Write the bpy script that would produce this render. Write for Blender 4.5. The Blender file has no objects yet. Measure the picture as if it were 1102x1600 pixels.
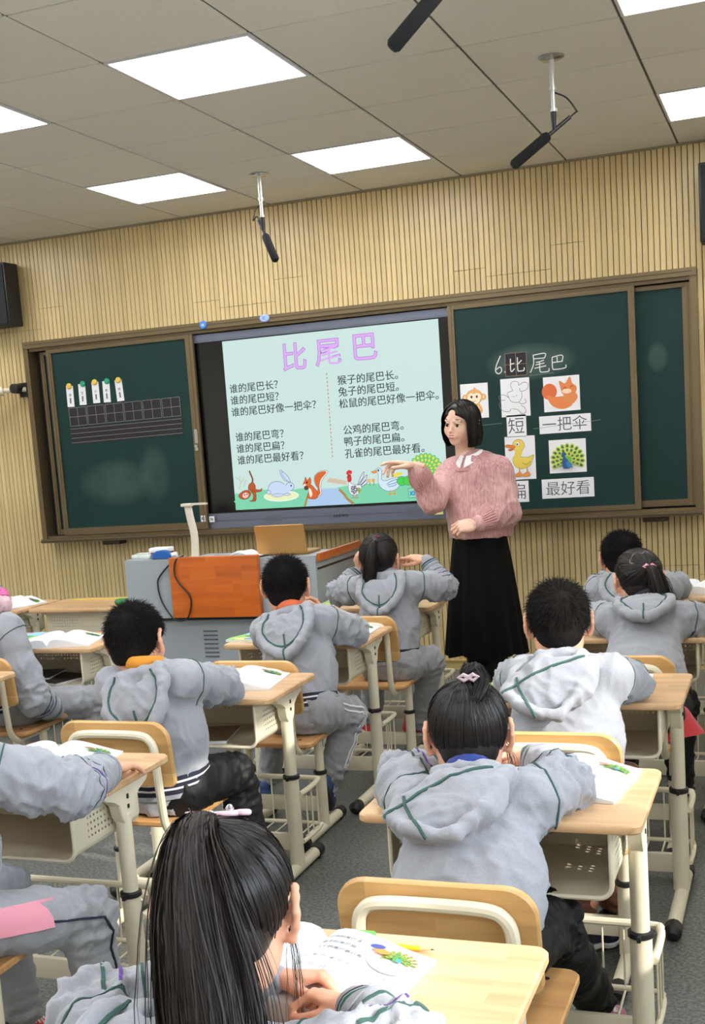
import bpy, bmesh, math, random
import numpy as np
from mathutils import Vector, Matrix, geometry
from mathutils.bvhtree import BVHTree

random.seed(7); RNG = np.random.default_rng(11)
SC = bpy.context.scene; COL = SC.collection

# ------------------------------------------------------------------ camera
def rot_cols(yaw, pitch, roll):
    ca, sa, cb, sb, cc, sc = math.cos(yaw), math.sin(yaw), math.cos(pitch), math.sin(pitch), math.cos(roll), math.sin(roll)
    fwd = Vector((-sa*cb, ca*cb, sb)); right = Vector((ca, sa, 0)); up = right.cross(fwd)
    return cc*right + sc*up, -sc*right + cc*up, fwd
cam_d = bpy.data.cameras.new('camera'); cam = bpy.data.objects.new('camera', cam_d); COL.objects.link(cam)
cr, cu, cf = rot_cols(math.radians(21.337), math.radians(-8.333), math.radians(-4.186))
m = Matrix(((cr.x, cu.x, -cf.x), (cr.y, cu.y, -cf.y), (cr.z, cu.z, -cf.z))).to_4x4()
m.translation = Vector((2.368, -7.174, 1.471)); cam.matrix_world = m
cam_d.sensor_fit = 'HORIZONTAL'; cam_d.sensor_width = 36.0
cam_d.lens = 1918.2/1102*36.0; cam_d.shift_x = 43.17/1102; cam_d.shift_y = 162.63/1102
cam_d.clip_start = 0.05; cam_d.clip_end = 200
SC.camera = cam

# ------------------------------------------------------------------ world, sun, exposure
SC.view_settings.view_transform = 'Standard'; SC.view_settings.look = 'None'
SC.view_settings.gamma = 1.0; SC.view_settings.use_curve_mapping = False
SC.view_settings.exposure = 0.2
world = bpy.data.worlds.new('daylight'); SC.world = world; world.use_nodes = True
bg = world.node_tree.nodes['Background']; bg.inputs[0].default_value = (0.80, 0.90, 1.0, 1); bg.inputs[1].default_value = 11.0
sun_d = bpy.data.lights.new('sun', 'SUN'); sun_d.energy = 4.6; sun_d.angle = math.radians(0.8); sun_d.color = (1.0, 0.93, 0.82)
sun = bpy.data.objects.new('sun', sun_d); COL.objects.link(sun)
sun.rotation_euler = Vector((-0.9, 0.30, -0.55)).to_track_quat('-Z', 'Y').to_euler()
LAMP = 13.0        # emission of the ceiling panels
WIN = [(-9.0, -7.7), (-7.3, -5.72), (-5.12, -4.22)]     # window openings in the right wall (y0, y1)
for (y0, y1) in WIN:          # sampling portals of the real window openings
    ld = bpy.data.lights.new('window_daylight', 'AREA'); ld.shape = 'RECTANGLE'; ld.size = 1.5; ld.size_y = y1-y0
    ld.cycles.is_portal = True
    lo = bpy.data.objects.new('window_daylight', ld); COL.objects.link(lo)
    lo.location = (3.31, (y0+y1)/2, 1.72); lo.rotation_euler = Vector((-1, 0, 0)).to_track_quat('-Z', 'Y').to_euler()
    lo.rotation_euler = (0, math.radians(90), 0)

# ------------------------------------------------------------------ helpers
def lin(c):
    return tuple(((v/255)/12.92 if v/255 <= 0.04045 else ((v/255+0.055)/1.055)**2.4) for v in c)
def new_mat(name):
    mt = bpy.data.materials.new(name); mt.use_nodes = True
    return mt, mt.node_tree, mt.node_tree.nodes['Principled BSDF']
def mat(name, rgb, rough=0.5, metal=0.0, spec=0.5, var=0.0, vscale=8.0, bump=0.0, bscale=200.0, sheen=0.0, sss=0.0, coat=0.0, obvar=0.0, stretch=None, crease=0.0):
    mt, nt, b = new_mat(name); N = nt.nodes; L = nt.links
    c = lin(rgb); b.inputs['Base Color'].default_value = (*c, 1); b.inputs['Roughness'].default_value = rough
    b.inputs['Metallic'].default_value = metal; b.inputs['Specular IOR Level'].default_value = spec
    b.inputs['Sheen Weight'].default_value = sheen; b.inputs['Sheen Roughness'].default_value = 0.5
    b.inputs['Coat Weight'].default_value = coat
    if sss:
        b.inputs['Subsurface Weight'].default_value = sss; b.inputs['Subsurface Radius'].default_value = (0.012, 0.005, 0.003)
        b.inputs['Subsurface Scale'].default_value = 1.0
    if var or bump or obvar:
        tc = N.new('ShaderNodeTexCoord'); mp = N.new('ShaderNodeMapping'); L.new(tc.outputs['Object'], mp.inputs[0])
        if stretch: mp.inputs['Scale'].default_value = stretch
    last = None
    if var:
        n = N.new('ShaderNodeTexNoise'); n.inputs['Scale'].default_value = vscale; n.inputs['Detail'].default_value = 5
        L.new(mp.outputs[0], n.inputs[0])
        mr = N.new('ShaderNodeMapRange'); mr.inputs[1].default_value = 0.3; mr.inputs[2].default_value = 0.7
        mr.inputs[3].default_value = 1-var; mr.inputs[4].default_value = 1+var; L.new(n.outputs['Fac'], mr.inputs[0]); last = mr.outputs[0]
    if obvar:
        oi = N.new('ShaderNodeObjectInfo'); mr = N.new('ShaderNodeMapRange'); mr.inputs[3].default_value = 1-obvar; mr.inputs[4].default_value = 1+obvar
        L.new(oi.outputs['Random'], mr.inputs[0])
        if last:
            ml = N.new('ShaderNodeMath'); ml.operation = 'MULTIPLY'; L.new(last, ml.inputs[0]); L.new(mr.outputs[0], ml.inputs[1]); last = ml.outputs[0]
        else: last = mr.outputs[0]
    if last:
        vm = N.new('ShaderNodeVectorMath'); vm.operation = 'SCALE'; vm.inputs[0].default_value = c; L.new(last, vm.inputs['Scale'])
        L.new(vm.outputs[0], b.inputs['Base Color'])
    if bump:
        n2 = N.new('ShaderNodeTexNoise'); n2.inputs['Scale'].default_value = bscale; n2.inputs['Detail'].default_value = 3
        L.new(mp.outputs[0], n2.inputs[0]); bp = N.new('ShaderNodeBump'); bp.inputs['Strength'].default_value = bump; bp.inputs['Distance'].default_value = 0.002
        L.new(n2.outputs['Fac'], bp.inputs['Height']); L.new(bp.outputs[0], b.inputs['Normal'])
        if crease:
            n3 = N.new('ShaderNodeTexNoise'); n3.inputs['Scale'].default_value = 9; n3.inputs['Detail'].default_value = 3; n3.inputs['Distortion'].default_value = 1.2; n3.noise_type = 'RIDGED_MULTIFRACTAL'
            L.new(tc.outputs['Object'], n3.inputs[0]); b3 = N.new('ShaderNodeBump'); b3.inputs['Strength'].default_value = crease; b3.inputs['Distance'].default_value = 0.02
            L.new(n3.outputs['Fac'], b3.inputs['Height']); L.new(b3.outputs[0], bp.inputs['Normal'])
    return mt
def wood(name, rgb, block=(3.2, 14.0), grain=14.0, rough=0.38, var=0.16, axis='X', coat=0.25, obvar=0.04, off=(0, 0, 0)):
    """finger-jointed solid wood: staves with their own tone, plus grain along them"""
    mt, nt, b = new_mat(name); N = nt.nodes; L = nt.links
    tc = N.new('ShaderNodeTexCoord'); oi = N.new('ShaderNodeObjectInfo')
    mp = N.new('ShaderNodeMapping'); L.new(tc.outputs['Object'], mp.inputs[0]); mp.inputs['Location'].default_value = off
    if axis == 'Y': mp.inputs['Rotation'].default_value = (0, 0, math.radians(90))
    if axis == 'Z': mp.inputs['Rotation'].default_value = (0, math.radians(90), 0)
    if axis == 'XZ': mp.inputs['Rotation'].default_value = (math.radians(90), 0, 0)
    br = N.new('ShaderNodeTexBrick'); br.inputs['Scale'].default_value = 1.0; br.inputs['Mortar Size'].default_value = 0.0
    br.inputs['Brick Width'].default_value = 1.0/block[0]; br.inputs['Row Height'].default_value = 1.0/block[1]; br.offset = 0.37
    br.inputs['Color1'].default_value = (0, 0, 0, 1); br.inputs['Color2'].default_value = (1, 1, 1, 1)
    L.new(mp.outputs[0], br.inputs['Vector'])
    ms = N.new('ShaderNodeMapping'); ms.inputs['Scale'].default_value = (1.6, grain*1.6, grain*1.6); L.new(mp.outputs[0], ms.inputs[0])
    addv = N.new('ShaderNodeVectorMath'); addv.operation = 'ADD'; L.new(ms.outputs[0], addv.inputs[0])
    sc_ = N.new('ShaderNodeVectorMath'); sc_.operation = 'SCALE'; sc_.inputs['Scale'].default_value = 7.0
    L.new(br.outputs['Color'], sc_.inputs[0]); L.new(sc_.outputs[0], addv.inputs[1])
    n = N.new('ShaderNodeTexNoise'); n.inputs['Scale'].default_value = 1.3; n.inputs['Detail'].default_value = 8; n.inputs['Distortion'].default_value = 0.5
    L.new(addv.outputs[0], n.inputs[0])
    c = lin(rgb)
    cr_ = N.new('ShaderNodeValToRGB'); e = cr_.color_ramp.elements
    e[0].position = 0.3; e[0].color = (c[0]*(1-var*1.5), c[1]*(1-var*2.1), c[2]*(1-var*2.6), 1); e[1].position = 0.68; e[1].color = (min(1, c[0]*(1+var*.5)), min(1, c[1]*(1+var*.5)), c[2]*(1+var*.5), 1)
    L.new(n.outputs['Fac'], cr_.inputs[0])
    mr = N.new('ShaderNodeMapRange'); mr.inputs[3].default_value = 1-var*.8; mr.inputs[4].default_value = 1+var*.4; L.new(br.outputs['Color'], mr.inputs[0])
    mr2 = N.new('ShaderNodeMapRange'); mr2.inputs[3].default_value = 1-obvar; mr2.inputs[4].default_value = 1+obvar; L.new(oi.outputs['Random'], mr2.inputs[0])
    ml = N.new('ShaderNodeMath'); ml.operation = 'MULTIPLY'; L.new(mr.outputs[0], ml.inputs[0]); L.new(mr2.outputs[0], ml.inputs[1])
    vm = N.new('ShaderNodeVectorMath'); vm.operation = 'SCALE'; L.new(cr_.outputs[0], vm.inputs[0]); L.new(ml.outputs[0], vm.inputs['Scale'])
    L.new(vm.outputs[0], b.inputs['Base Color']); b.inputs['Roughness'].default_value = rough; b.inputs['Coat Weight'].default_value = coat; b.inputs['Coat Roughness'].default_value = 0.25
    return mt
def perforated(name, rgb, pitch=0.016, r=0.0030, axes='XZ', lim=((-9, 9), (-9, 9)), rough=0.42):
    """painted sheet steel with punched holes that really let light through"""
    mt, nt, b = new_mat(name); N = nt.nodes; L = nt.links
    b.inputs['Base Color'].default_value = (*lin(rgb), 1); b.inputs['Roughness'].default_value = rough
    tc = N.new('ShaderNodeTexCoord'); sp = N.new('ShaderNodeSeparateXYZ'); L.new(tc.outputs['Object'], sp.inputs[0])
    def M(op, a, bb=None, c=None):
        x = N.new('ShaderNodeMath'); x.operation = op
        for i, v in enumerate((a, bb, c)):
            if v is None: continue
            if isinstance(v, (int, float)): x.inputs[i].default_value = v
            else: L.new(v, x.inputs[i])
        return x.outputs[0]
    cs = []; mask = None
    for ax, (lo, hi) in zip(axes, lim):
        o = sp.outputs[ax]; f = M('FRACT', M('DIVIDE', o, pitch)); cs.append(M('MULTIPLY', M('SUBTRACT', f, 0.5), pitch))
        k = M('MULTIPLY', M('GREATER_THAN', o, lo), M('LESS_THAN', o, hi)); mask = k if mask is None else M('MULTIPLY', mask, k)
    d = M('SQRT', M('ADD', M('MULTIPLY', cs[0], cs[0]), M('MULTIPLY', cs[1], cs[1])))
    hole = M('MULTIPLY', M('LESS_THAN', d, r), mask)
    tr = N.new('ShaderNodeBsdfTransparent'); mx = N.new('ShaderNodeMixShader'); L.new(hole, mx.inputs[0]); L.new(b.outputs[0], mx.inputs[1]); L.new(tr.outputs[0], mx.inputs[2])
    L.new(mx.outputs[0], N['Material Output'].inputs[0])
    return mt
def attr_mat(name, rough=0.6, emit=0.0, coat=0.0):
    mt, nt, b = new_mat(name); a = nt.nodes.new('ShaderNodeAttribute'); a.attribute_name = 'Col'
    if emit:
        b.inputs['Base Color'].default_value = (0, 0, 0, 1); nt.links.new(a.outputs['Color'], b.inputs['Emission Color']); b.inputs['Emission Strength'].default_value = emit
        b.inputs['Roughness'].default_value = 0.3
    else:
        nt.links.new(a.outputs['Color'], b.inputs['Base Color']); b.inputs['Roughness'].default_value = rough
    b.inputs['Coat Weight'].default_value = coat
    return mt

def link(name, me, parent=None, mats=None):
    o = bpy.data.objects.new(name, me); COL.objects.link(o)
    if parent is not None: o.parent = parent
    if mats is not None:
        for q in (mats if isinstance(mats, (list, tuple)) else [mats]): me.materials.append(q)
    return o
def empty(name, label, cat, loc=(0, 0, 0), rz=0.0, group=None):
    o = bpy.data.objects.new(name, None); COL.objects.link(o); o.location = loc; o.rotation_euler = (0, 0, rz); o.empty_display_size = 0.05
    tag(o, label, cat, group); return o
def tag(o, label=None, cat=None, group=None, kind=None):
    if label: o['label'] = label
    if cat: o['category'] = cat
    if group: o['group'] = group
    if kind: o['kind'] = kind
    return o
class MB:
    """collects shapes and links them as one mesh object"""
    def __init__(s): s.v = []; s.f = []; s.m = []; s.c = []; s.mi = 0; s.col = None
    def add(s, vs, fs):
        b = len(s.v); s.v += [tuple(p) for p in vs]
        for f in fs: s.f.append([b+i for i in f]); s.m.append(s.mi); s.c.append(s.col)
        return s
    def box(s, lo, hi, M=None):
        x0, y0, z0 = lo; x1, y1, z1 = hi
        vs = [(x0,y0,z0),(x1,y0,z0),(x1,y1,z0),(x0,y1,z0),(x0,y0,z1),(x1,y0,z1),(x1,y1,z1),(x0,y1,z1)]
        if M is not None: vs = [M @ Vector(p) for p in vs]
        return s.add(vs, [(0,3,2,1),(4,5,6,7),(0,1,5,4),(1,2,6,5),(2,3,7,6),(3,0,4,7)])
    def prism(s, pts, d0, d1, ax='Z', ch=0.0, M=None):
        """extrude a 2D outline (counter-clockwise) along an axis, chamfered rims"""
        n = len(pts); cx = sum(p[0] for p in pts)/n; cy = sum(p[1] for p in pts)/n
        def ins(p, k):
            dx, dy = p[0]-cx, p[1]-cy; L = math.hypot(dx, dy) or 1; return (p[0]-dx/L*k, p[1]-dy/L*k)
        rings = [(d0, ch), (d0+ch, 0), (d1-ch, 0), (d1, ch)] if ch else [(d0, 0), (d1, 0)]
        vs = []
        for d, k in rings:
            for p in pts:
                q = ins(p, k) if k else p
                vs.append({'Z': (q[0], q[1], d), 'Y': (q[0], d, q[1]), 'X': (d, q[0], q[1])}[ax])
        if M is not None: vs = [M @ Vector(p) for p in vs]
        fs = [list(range(n))[::-1], [(len(rings)-1)*n+i for i in range(n)]]
        for r in range(len(rings)-1):
            for i in range(n):
                j = (i+1) % n; fs.append((r*n+i, r*n+j, (r+1)*n+j, (r+1)*n+i))
        if ax == 'Y': fs = [f[::-1] for f in fs]
        return s.add(vs, fs)
    def tube(s, path, r, n=8, closed=False, caps=True, sy=1.0, flat=None):
        """tube along a path; r a number or one per point; sy squashes it along the frame's second axis"""
        P = [Vector(p) for p in path]; m_ = len(P); R = r if isinstance(r, (list, tuple)) else [r]*m_
        T = []
        for i in range(m_):
            a = P[i-1] if (i > 0 or closed) else P[i]; b = P[(i+1) % m_] if (i < m_-1 or closed) else P[i]
            t = b-a; T.append(t.normalized() if t.length > 1e-9 else Vector((0, 0, 1)))
        up = Vector(flat) if flat else (Vector((0, 0, 1)) if abs(T[0].z) < 0.9 else Vector((0, 1, 0)))
        vs = []; u = (up - T[0]*up.dot(T[0])).normalized()
        for i in range(m_):
            if flat: u = Vector(flat)
            u = (u - T[i]*u.dot(T[i]))
            u = u.normalized() if u.length > 1e-6 else T[i].orthogonal().normalized()
            w = T[i].cross(u)
            for k in range(n):
                a = 2*math.pi*k/n; vs.append(P[i] + (u*math.cos(a)*sy + w*math.sin(a))*R[i])
        fs = []
        for i in range(m_ if closed else m_-1):
            for k in range(n):
                a = i*n+k; b = i*n+(k+1) % n; c = ((i+1) % m_)*n+(k+1) % n; d = ((i+1) % m_)*n+k; fs.append((a, d, c, b)[::-1])
        if caps and not closed: fs += [tuple(range(n))[::-1], tuple((m_-1)*n+k for k in range(n))]
        return s.add(vs, fs)
    def lathe(s, prof, n=24, c=(0, 0, 0), ax='Z', cap=True):
        vs = []
        for (r, z) in prof:
            for k in range(n):
                a = 2*math.pi*k/n; p = (r*math.cos(a), r*math.sin(a), z)
                if ax == 'Y': p = (p[0], z, p[1])
                if ax == 'X': p = (z, p[0], p[1])
                vs.append((c[0]+p[0], c[1]+p[1], c[2]+p[2]))
        fs = [(i*n+k, i*n+(k+1) % n, (i+1)*n+(k+1) % n, (i+1)*n+k) for i in range(len(prof)-1) for k in range(n)]
        if cap: fs += [tuple(range(n))[::-1], tuple((len(prof)-1)*n+k for k in range(n))]
        if ax == 'Y': fs = [f[::-1] for f in fs]
        return s.add(vs, fs)
    def mesh(s, name, smooth=35):
        me = bpy.data.meshes.new(name); me.from_pydata(s.v, [], s.f); me.polygons.foreach_set('material_index', s.m)
        if any(c is not None for c in s.c):
            at = me.color_attributes.new('Col', 'FLOAT_COLOR', 'CORNER'); arr = np.ones((len(me.loops), 4), np.float32); i = 0
            for f, c in zip(s.f, s.c): arr[i:i+len(f), :3] = c or (1, 1, 1); i += len(f)
            at.data.foreach_set('color', arr.ravel())
        if smooth:
            me.polygons.foreach_set('use_smooth', [True]*len(me.polygons)); me.set_sharp_from_angle(angle=math.radians(smooth))
        me.update(); return me
    def build(s, name, mats, parent=None, smooth=35):
        return link(name, s.mesh(name, smooth), parent, mats)
def rrect(x0, y0, x1, y1, r, n=5):
    rs = r if isinstance(r, (tuple, list)) else (r,)*4       # corners: x0y0, x1y0, x1y1, x0y1
    out = []
    for (cx, cy, a0), q in zip(((x0, y0, 180), (x1, y0, 270), (x1, y1, 0), (x0, y1, 90)), rs):
        if q <= 0: out.append((cx, cy)); continue
        ox = cx + (q if cx == x0 else -q); oy = cy + (q if cy == y0 else -q)
        for i in range(n+1):
            a = math.radians(a0+90*i/n); out.append((ox+q*math.cos(a), oy+q*math.sin(a)))
    return out
def bez(pts, n=8):
    """Catmull-Rom through the points"""
    P = [Vector(p) for p in pts]; P = [P[0]*2-P[1]] + P + [P[-1]*2-P[-2]]; out = []
    for i in range(1, len(P)-2):
        for k in range(n):
            t = k/n; a, b, c, d = P[i-1:i+3]
            out.append(0.5*((2*b)+(c-a)*t+(2*a-5*b+4*c-d)*t*t+(3*b-a-3*c+d)*t**3))
    return out+[P[-2]]
def copy_tree(o, parent=None):
    c = o.copy(); COL.objects.link(c); c.parent = parent
    for ch in [q for q in KIDS.get(o.name, [])]: copy_tree(ch, c)
    return c
KIDS = {}
def index_kids(root):
    KIDS[root.name] = list(root.children)
    for ch in root.children: index_kids(ch)
def place_copy(proto, loc, rz, label, group=None, used=set()):
    if proto.name not in used: used.add(proto.name); o = proto
    else:
        if proto.name not in KIDS: index_kids(proto)
        o = copy_tree(proto)
    o.location = loc; o.rotation_euler = (0, 0, rz); o['label'] = label
    if group: o['group'] = group
    return o

# ------------------------------------------------------------------ materials
M_SLAT = wood('wall_slat_wood', (222, 200, 148), block=(0.9, 3.0), grain=9, rough=0.42, var=0.10, axis='Z', coat=0.15, obvar=0.07)
M_GROOVE = mat('groove_dark', (60, 45, 28), 0.9)
M_BASE = wood('baseboard_wood', (205, 180, 112), block=(1.0, 3), var=0.07, coat=0.0, rough=0.5)
M_PAINT = mat('wall_paint', (226, 222, 208), 0.8, var=0.03, vscale=3)
M_TILE = mat('ceiling_tile_board', (226, 222, 210), 0.9, var=0.03, vscale=60, bump=0.15, bscale=300, obvar=0.02)
M_TGRID = mat('ceiling_grid_metal', (92, 90, 82), 0.6)
M_FRAMEW = mat('white_frame', (225, 222, 225), 0.4)
M_LAMP, nt, b = new_mat('lamp_diffuser'); b.inputs['Base Color'].default_value = (0.9, 0.9, 0.9, 1); b.inputs['Emission Color'].default_value = (0.97, 0.985, 1.0, 1); b.inputs['Emission Strength'].default_value = LAMP
M_DESK = wood('desk_wood', (222, 184, 140), block=(2.6, 13.0), grain=12, var=0.13)
M_CHAIRW = wood('chair_wood', (214, 172, 112), block=(3.0, 11.0), grain=11, var=0.13, axis='XZ')
M_SEATW = wood('seat_wood', (208, 160, 104), block=(3.0, 11.0), grain=11, var=0.13)
M_CREAM = mat('cream_metal', (226, 218, 194), 0.38, var=0.02, vscale=12, coat=0.1)
M_PERF_B = perforated('cream_perforated_back', (222, 214, 190), lim=((-.20, .20), (.545, .60)))
M_PERF_S = perforated('cream_perforated_side', (222, 214, 190), axes='YZ', lim=((-.12, .09), (.53, .61)))
M_BLACKP = mat('black_plastic', (28, 28, 30), 0.45)
M_CHROME = mat('steel', (190, 190, 190), 0.25, metal=1.0)
M_BRONZE = mat('bronze_metal', (116, 100, 74), 0.38, metal=0.55, var=0.05, vscale=6)
M_BRONZE_D = mat('bronze_metal_dark', (74, 60, 46), 0.45, metal=0.4)
M_GREENB = mat('green_board', (14, 50, 48), 0.5, var=0.12, vscale=3.2, spec=.3)

def smudged(name, spots):
    mt = M_GREENB.copy(); mt.name = name; nt = mt.node_tree; N = nt.nodes; L = nt.links; b = N['Principled BSDF']; src = b.inputs['Base Color'].links[0].from_socket
    tc = N.new('ShaderNodeTexCoord'); nz = N.new('ShaderNodeTexNoise'); nz.inputs['Scale'].default_value = 5; nz.inputs['Detail'].default_value = 5; L.new(tc.outputs['Object'], nz.inputs[0]); prev = src
    for (x, z, rx, rz, k) in spots:
        mp = N.new('ShaderNodeMapping'); mp.vector_type = 'TEXTURE'; mp.inputs['Location'].default_value = (x, 0, z); mp.inputs['Scale'].default_value = (rx, 1, rz); L.new(tc.outputs['Object'], mp.inputs[0])
        ln = N.new('ShaderNodeVectorMath'); ln.operation = 'LENGTH'; L.new(mp.outputs[0], ln.inputs[0]); mr = N.new('ShaderNodeMapRange'); mr.inputs[1].default_value = 1.0; mr.inputs[2].default_value = .55; mr.inputs[3].default_value = 0; mr.inputs[4].default_value = k*2; L.new(ln.outputs['Value'], mr.inputs[0])
        ml = N.new('ShaderNodeMath'); ml.operation = 'MULTIPLY'; L.new(mr.outputs[0], ml.inputs[0]); L.new(nz.outputs['Fac'], ml.inputs[1])
        mx = N.new('ShaderNodeMix'); mx.data_type = 'RGBA'; L.new(ml.outputs[0], mx.inputs[0]); L.new(prev, mx.inputs[6]); mx.inputs[7].default_value = (*lin((150, 168, 162)), 1); prev = mx.outputs[2]
    L.new(prev, b.inputs['Base Color']); return mt
M_GREEN_R = smudged('green_board_chalky', [(-.06, .255, .27, .11, .17)]); M_GREEN_L = smudged('green_board_wiped', [(-.10, -.28, .30, .16, .10), (.18, -.24, .12, .2, .08)]); M_GREEN_F = smudged('green_board_spot', [(.14, .22, .06, .09, .10)])
# ------------------------------------------------------------------ room
H = 2.886; XL, XR, YB = -4.2, 3.2, -9.4
def struct(name, mb, mats, parent=None, smooth=35):
    o = mb.build(name, mats, parent, smooth); o['kind'] = 'structure'; return o
# floor: grey speckled vinyl
M_FLOOR, nt, b = new_mat('grey_vinyl'); N = nt.nodes; L = nt.links
tc = N.new('ShaderNodeTexCoord'); n1 = N.new('ShaderNodeTexNoise'); n1.inputs['Scale'].default_value = 95; n1.inputs['Detail'].default_value = 3; n1.inputs['Roughness'].default_value = .7
n2 = N.new('ShaderNodeTexNoise'); n2.inputs['Scale'].default_value = 2.2; n2.inputs['Detail'].default_value = 4
L.new(tc.outputs['Object'], n1.inputs[0]); L.new(tc.outputs['Object'], n2.inputs[0])
cr1 = N.new('ShaderNodeValToRGB'); e = cr1.color_ramp.elements; e[0].position = .36; e[0].color = (*lin((66, 68, 66)), 1); e[1].position = .62; e[1].color = (*lin((122, 125, 121)), 1)
x = e.new(.48); x.color = (*lin((94, 97, 94)), 1); L.new(n1.outputs['Fac'], cr1.inputs[0])
mr = N.new('ShaderNodeMapRange'); mr.inputs[1].default_value = .3; mr.inputs[2].default_value = .7; mr.inputs[3].default_value = .9; mr.inputs[4].default_value = 1.08; L.new(n2.outputs['Fac'], mr.inputs[0])
vm = N.new('ShaderNodeVectorMath'); vm.operation = 'SCALE'; L.new(cr1.outputs[0], vm.inputs[0]); L.new(mr.outputs[0], vm.inputs['Scale']); L.new(vm.outputs[0], b.inputs['Base Color'])
b.inputs['Roughness'].default_value = 0.42
struct('floor', MB().box((XL-.2, YB-.2, -.1), (XR+.2, .2, 0)), M_FLOOR)
# walls
wf = struct('wall_front', MB().box((XL-.2, .012, 0), (XR+.2, .2, H+.3)), M_GROOVE)
struct('wall_left', MB().box((XL-.2, YB, 0), (XL, 0.012, H+.3)), M_PAINT)
struct('wall_back', MB().box((XL-.2, YB-.2, 0), (XR+.2, YB, H+.3)), M_PAINT)
wr = MB(); ys = [YB]
for (a, c) in WIN: ys += [a, c]
ys.append(0.012)
for i in range(0, len(ys), 2): wr.box((XR, ys[i], 0), (XR+.2, ys[i+1], H+.3))
for (a, c) in WIN: wr.box((XR, a, 0), (XR+.2, c, .95)).box((XR, a, 2.5), (XR+.2, c, H+.3))
struct('wall_right', wr, M_PAINT)
M_PAPERISH = mat('added_blind_cloth', (205, 205, 200), .8)
M_GLASS, nt, b = new_mat('window_glass'); N = nt.nodes; L = nt.links
tr = N.new('ShaderNodeBsdfTransparent'); gl = N.new('ShaderNodeBsdfGlossy'); gl.inputs['Roughness'].default_value = 0.0; fr = N.new('ShaderNodeFresnel'); fr.inputs[0].default_value = 1.35
mx = N.new('ShaderNodeMixShader'); L.new(fr.outputs[0], mx.inputs[0]); L.new(tr.outputs[0], mx.inputs[1]); L.new(gl.outputs[0], mx.inputs[2]); L.new(mx.outputs[0], N['Material Output'].inputs[0])
for i, (a, c) in enumerate(WIN):
    o = empty('window_%d' % (i+1), None, None, (XR+.1, 0, 0)); o['kind'] = 'structure'
    f = MB(); t = .05
    f.box((-.03, a, .95), (.03, c, .95+t)).box((-.03, a, 2.5-t), (.03, c, 2.5)).box((-.03, a, .95+t), (.03, a+t, 2.5-t)).box((-.03, c-t, .95+t), (.03, c, 2.5-t))
    f.build('window_frame', M_FRAMEW, o); MB().box((-.004, a+t, .95+t), (.004, c-t, 2.5-t)).build('pane', M_GLASS, o)
    if i: MB().box((-.135, a-.02, (0, 1.58, 2.05)[i]), (-.128, c+.02, 2.56)).tube([(-.132, a-.03, 2.56), (-.132, c+.03, 2.56)], .025, 12).build('added_sun_blind', M_PAPERISH, o)  # unseen blinds, added so their lower edges trim the sun patches on the desks
    MB().box((-.14, a-.03, .92), (-.10+.08, c+.03, .95)).build('window_sill', M_FRAMEW, o)
# slats of the front wall, each its own strip; two heights of board joints as on the real cladding
pitch = .0315
def slat_mesh(zj):
    mb = MB(); w = pitch/2-.0019
    for (z0, z1) in ((.056, zj-.0012), (zj+.0012, H)): 
        mb.prism([(-w, .012), (-w, .0025), (-w+.002, 0), (w-.002, 0), (w, .0025), (w, .012)][::1], z0, z1, 'Z')
    return mb.mesh('slat', 0)
slat_types = [slat_mesh(z) for z in (2.31, 2.36, .545, .60, 1.2, 2.44)]
for sm in slat_types: sm.materials.append(M_SLAT)
k = 0; x = XL+pitch/2
while x < XR:
    o = link('slat', slat_types[(k//6*5 + k//6//3) % 6], wf); o.location = (x, 0, 0); x += pitch; k += 1
struct('baseboard_front', MB().box((XL, -.012, 0), (XR, .012, .052)).box((XL, -.018, .052), (XR, .012, .060)), M_BASE)
struct('baseboard_left', MB().box((XL, YB, 0), (XL+.012, -.012, .08)), M_BASE)
struct('baseboard_right', MB().box((XR-.012, YB, 0), (XR, -.012, .08)), M_BASE)
struct('trim_1', MB().box((XL, -.012, H-.012), (XR, .0, H)), mat('ceiling_edge', (150, 140, 115), .6))
# ceiling: 60 cm grid
ceil = struct('ceiling', MB().box((XL-.2, YB-.2, H+.03), (XR+.2, .2, H+.3)), M_PAINT)
gx = [XL] + [.6*i for i in range(-6, 6)] + [XR]; gy = [0] + [-(.564+.6*j) for j in range(0, 15)] + [YB]
gx = sorted(set(round(v, 4) for v in gx)); gy = [v for v in gy if v >= YB]
lampset = {(i, j) for j in (1, 4, 7, 10, 13) for i in (-5, -2, 0, 3)}
tile_cache = {}
for a in range(len(gx)-1):
    for j in range(len(gy)-1):
        i0 = round(gx[a]/.6)
        x0, x1, y0, y1 = gx[a]+.006, gx[a+1]-.006, gy[j+1]+.005, gy[j]-.005
        if x1-x0 < .02: continue
        if (i0, j) in lampset and x1-x0 > .5: 
            lp = empty('ceiling_light', 'bright square ceiling light panel set flush in the tile grid', 'ceiling light', ((x0+x1)/2, (y0+y1)/2, H), 0, 'flush ceiling light panels')
            lp['_ij'] = (i0, j); hx, hy = (x1-x0)/2, (y1-y0)/2; t = .012
            fm = MB(); fm.box((-hx, -hy, -.004), (hx, -hy+t, .02)).box((-hx, hy-t, -.004), (hx, hy, .02)).box((-hx, -hy+t, -.004), (-hx+t, hy-t, .02)).box((hx-t, -hy+t, -.004), (hx, hy-t, .02))
            fm.build('frame', M_FRAMEW, lp); MB().prism(rrect(-hx+t, -hy+t, hx-t, hy-t, .012), .0, .012).build('diffuser', M_LAMP, lp)
            continue
        key = (round(x1-x0, 3), round(y1-y0, 3))
        if key not in tile_cache:
            mb = MB().prism(rrect(-key[0]/2, -key[1]/2, key[0]/2, key[1]/2, .002, 1), 0, .015, 'Z', .0015)
            tile_cache[key] = mb.mesh('ceiling_tile', 0); tile_cache[key].materials.append(M_TILE)
        o = link('ceiling_tile', tile_cache[key], ceil); o.location = ((x0+x1)/2, (y0+y1)/2, H)
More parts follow.
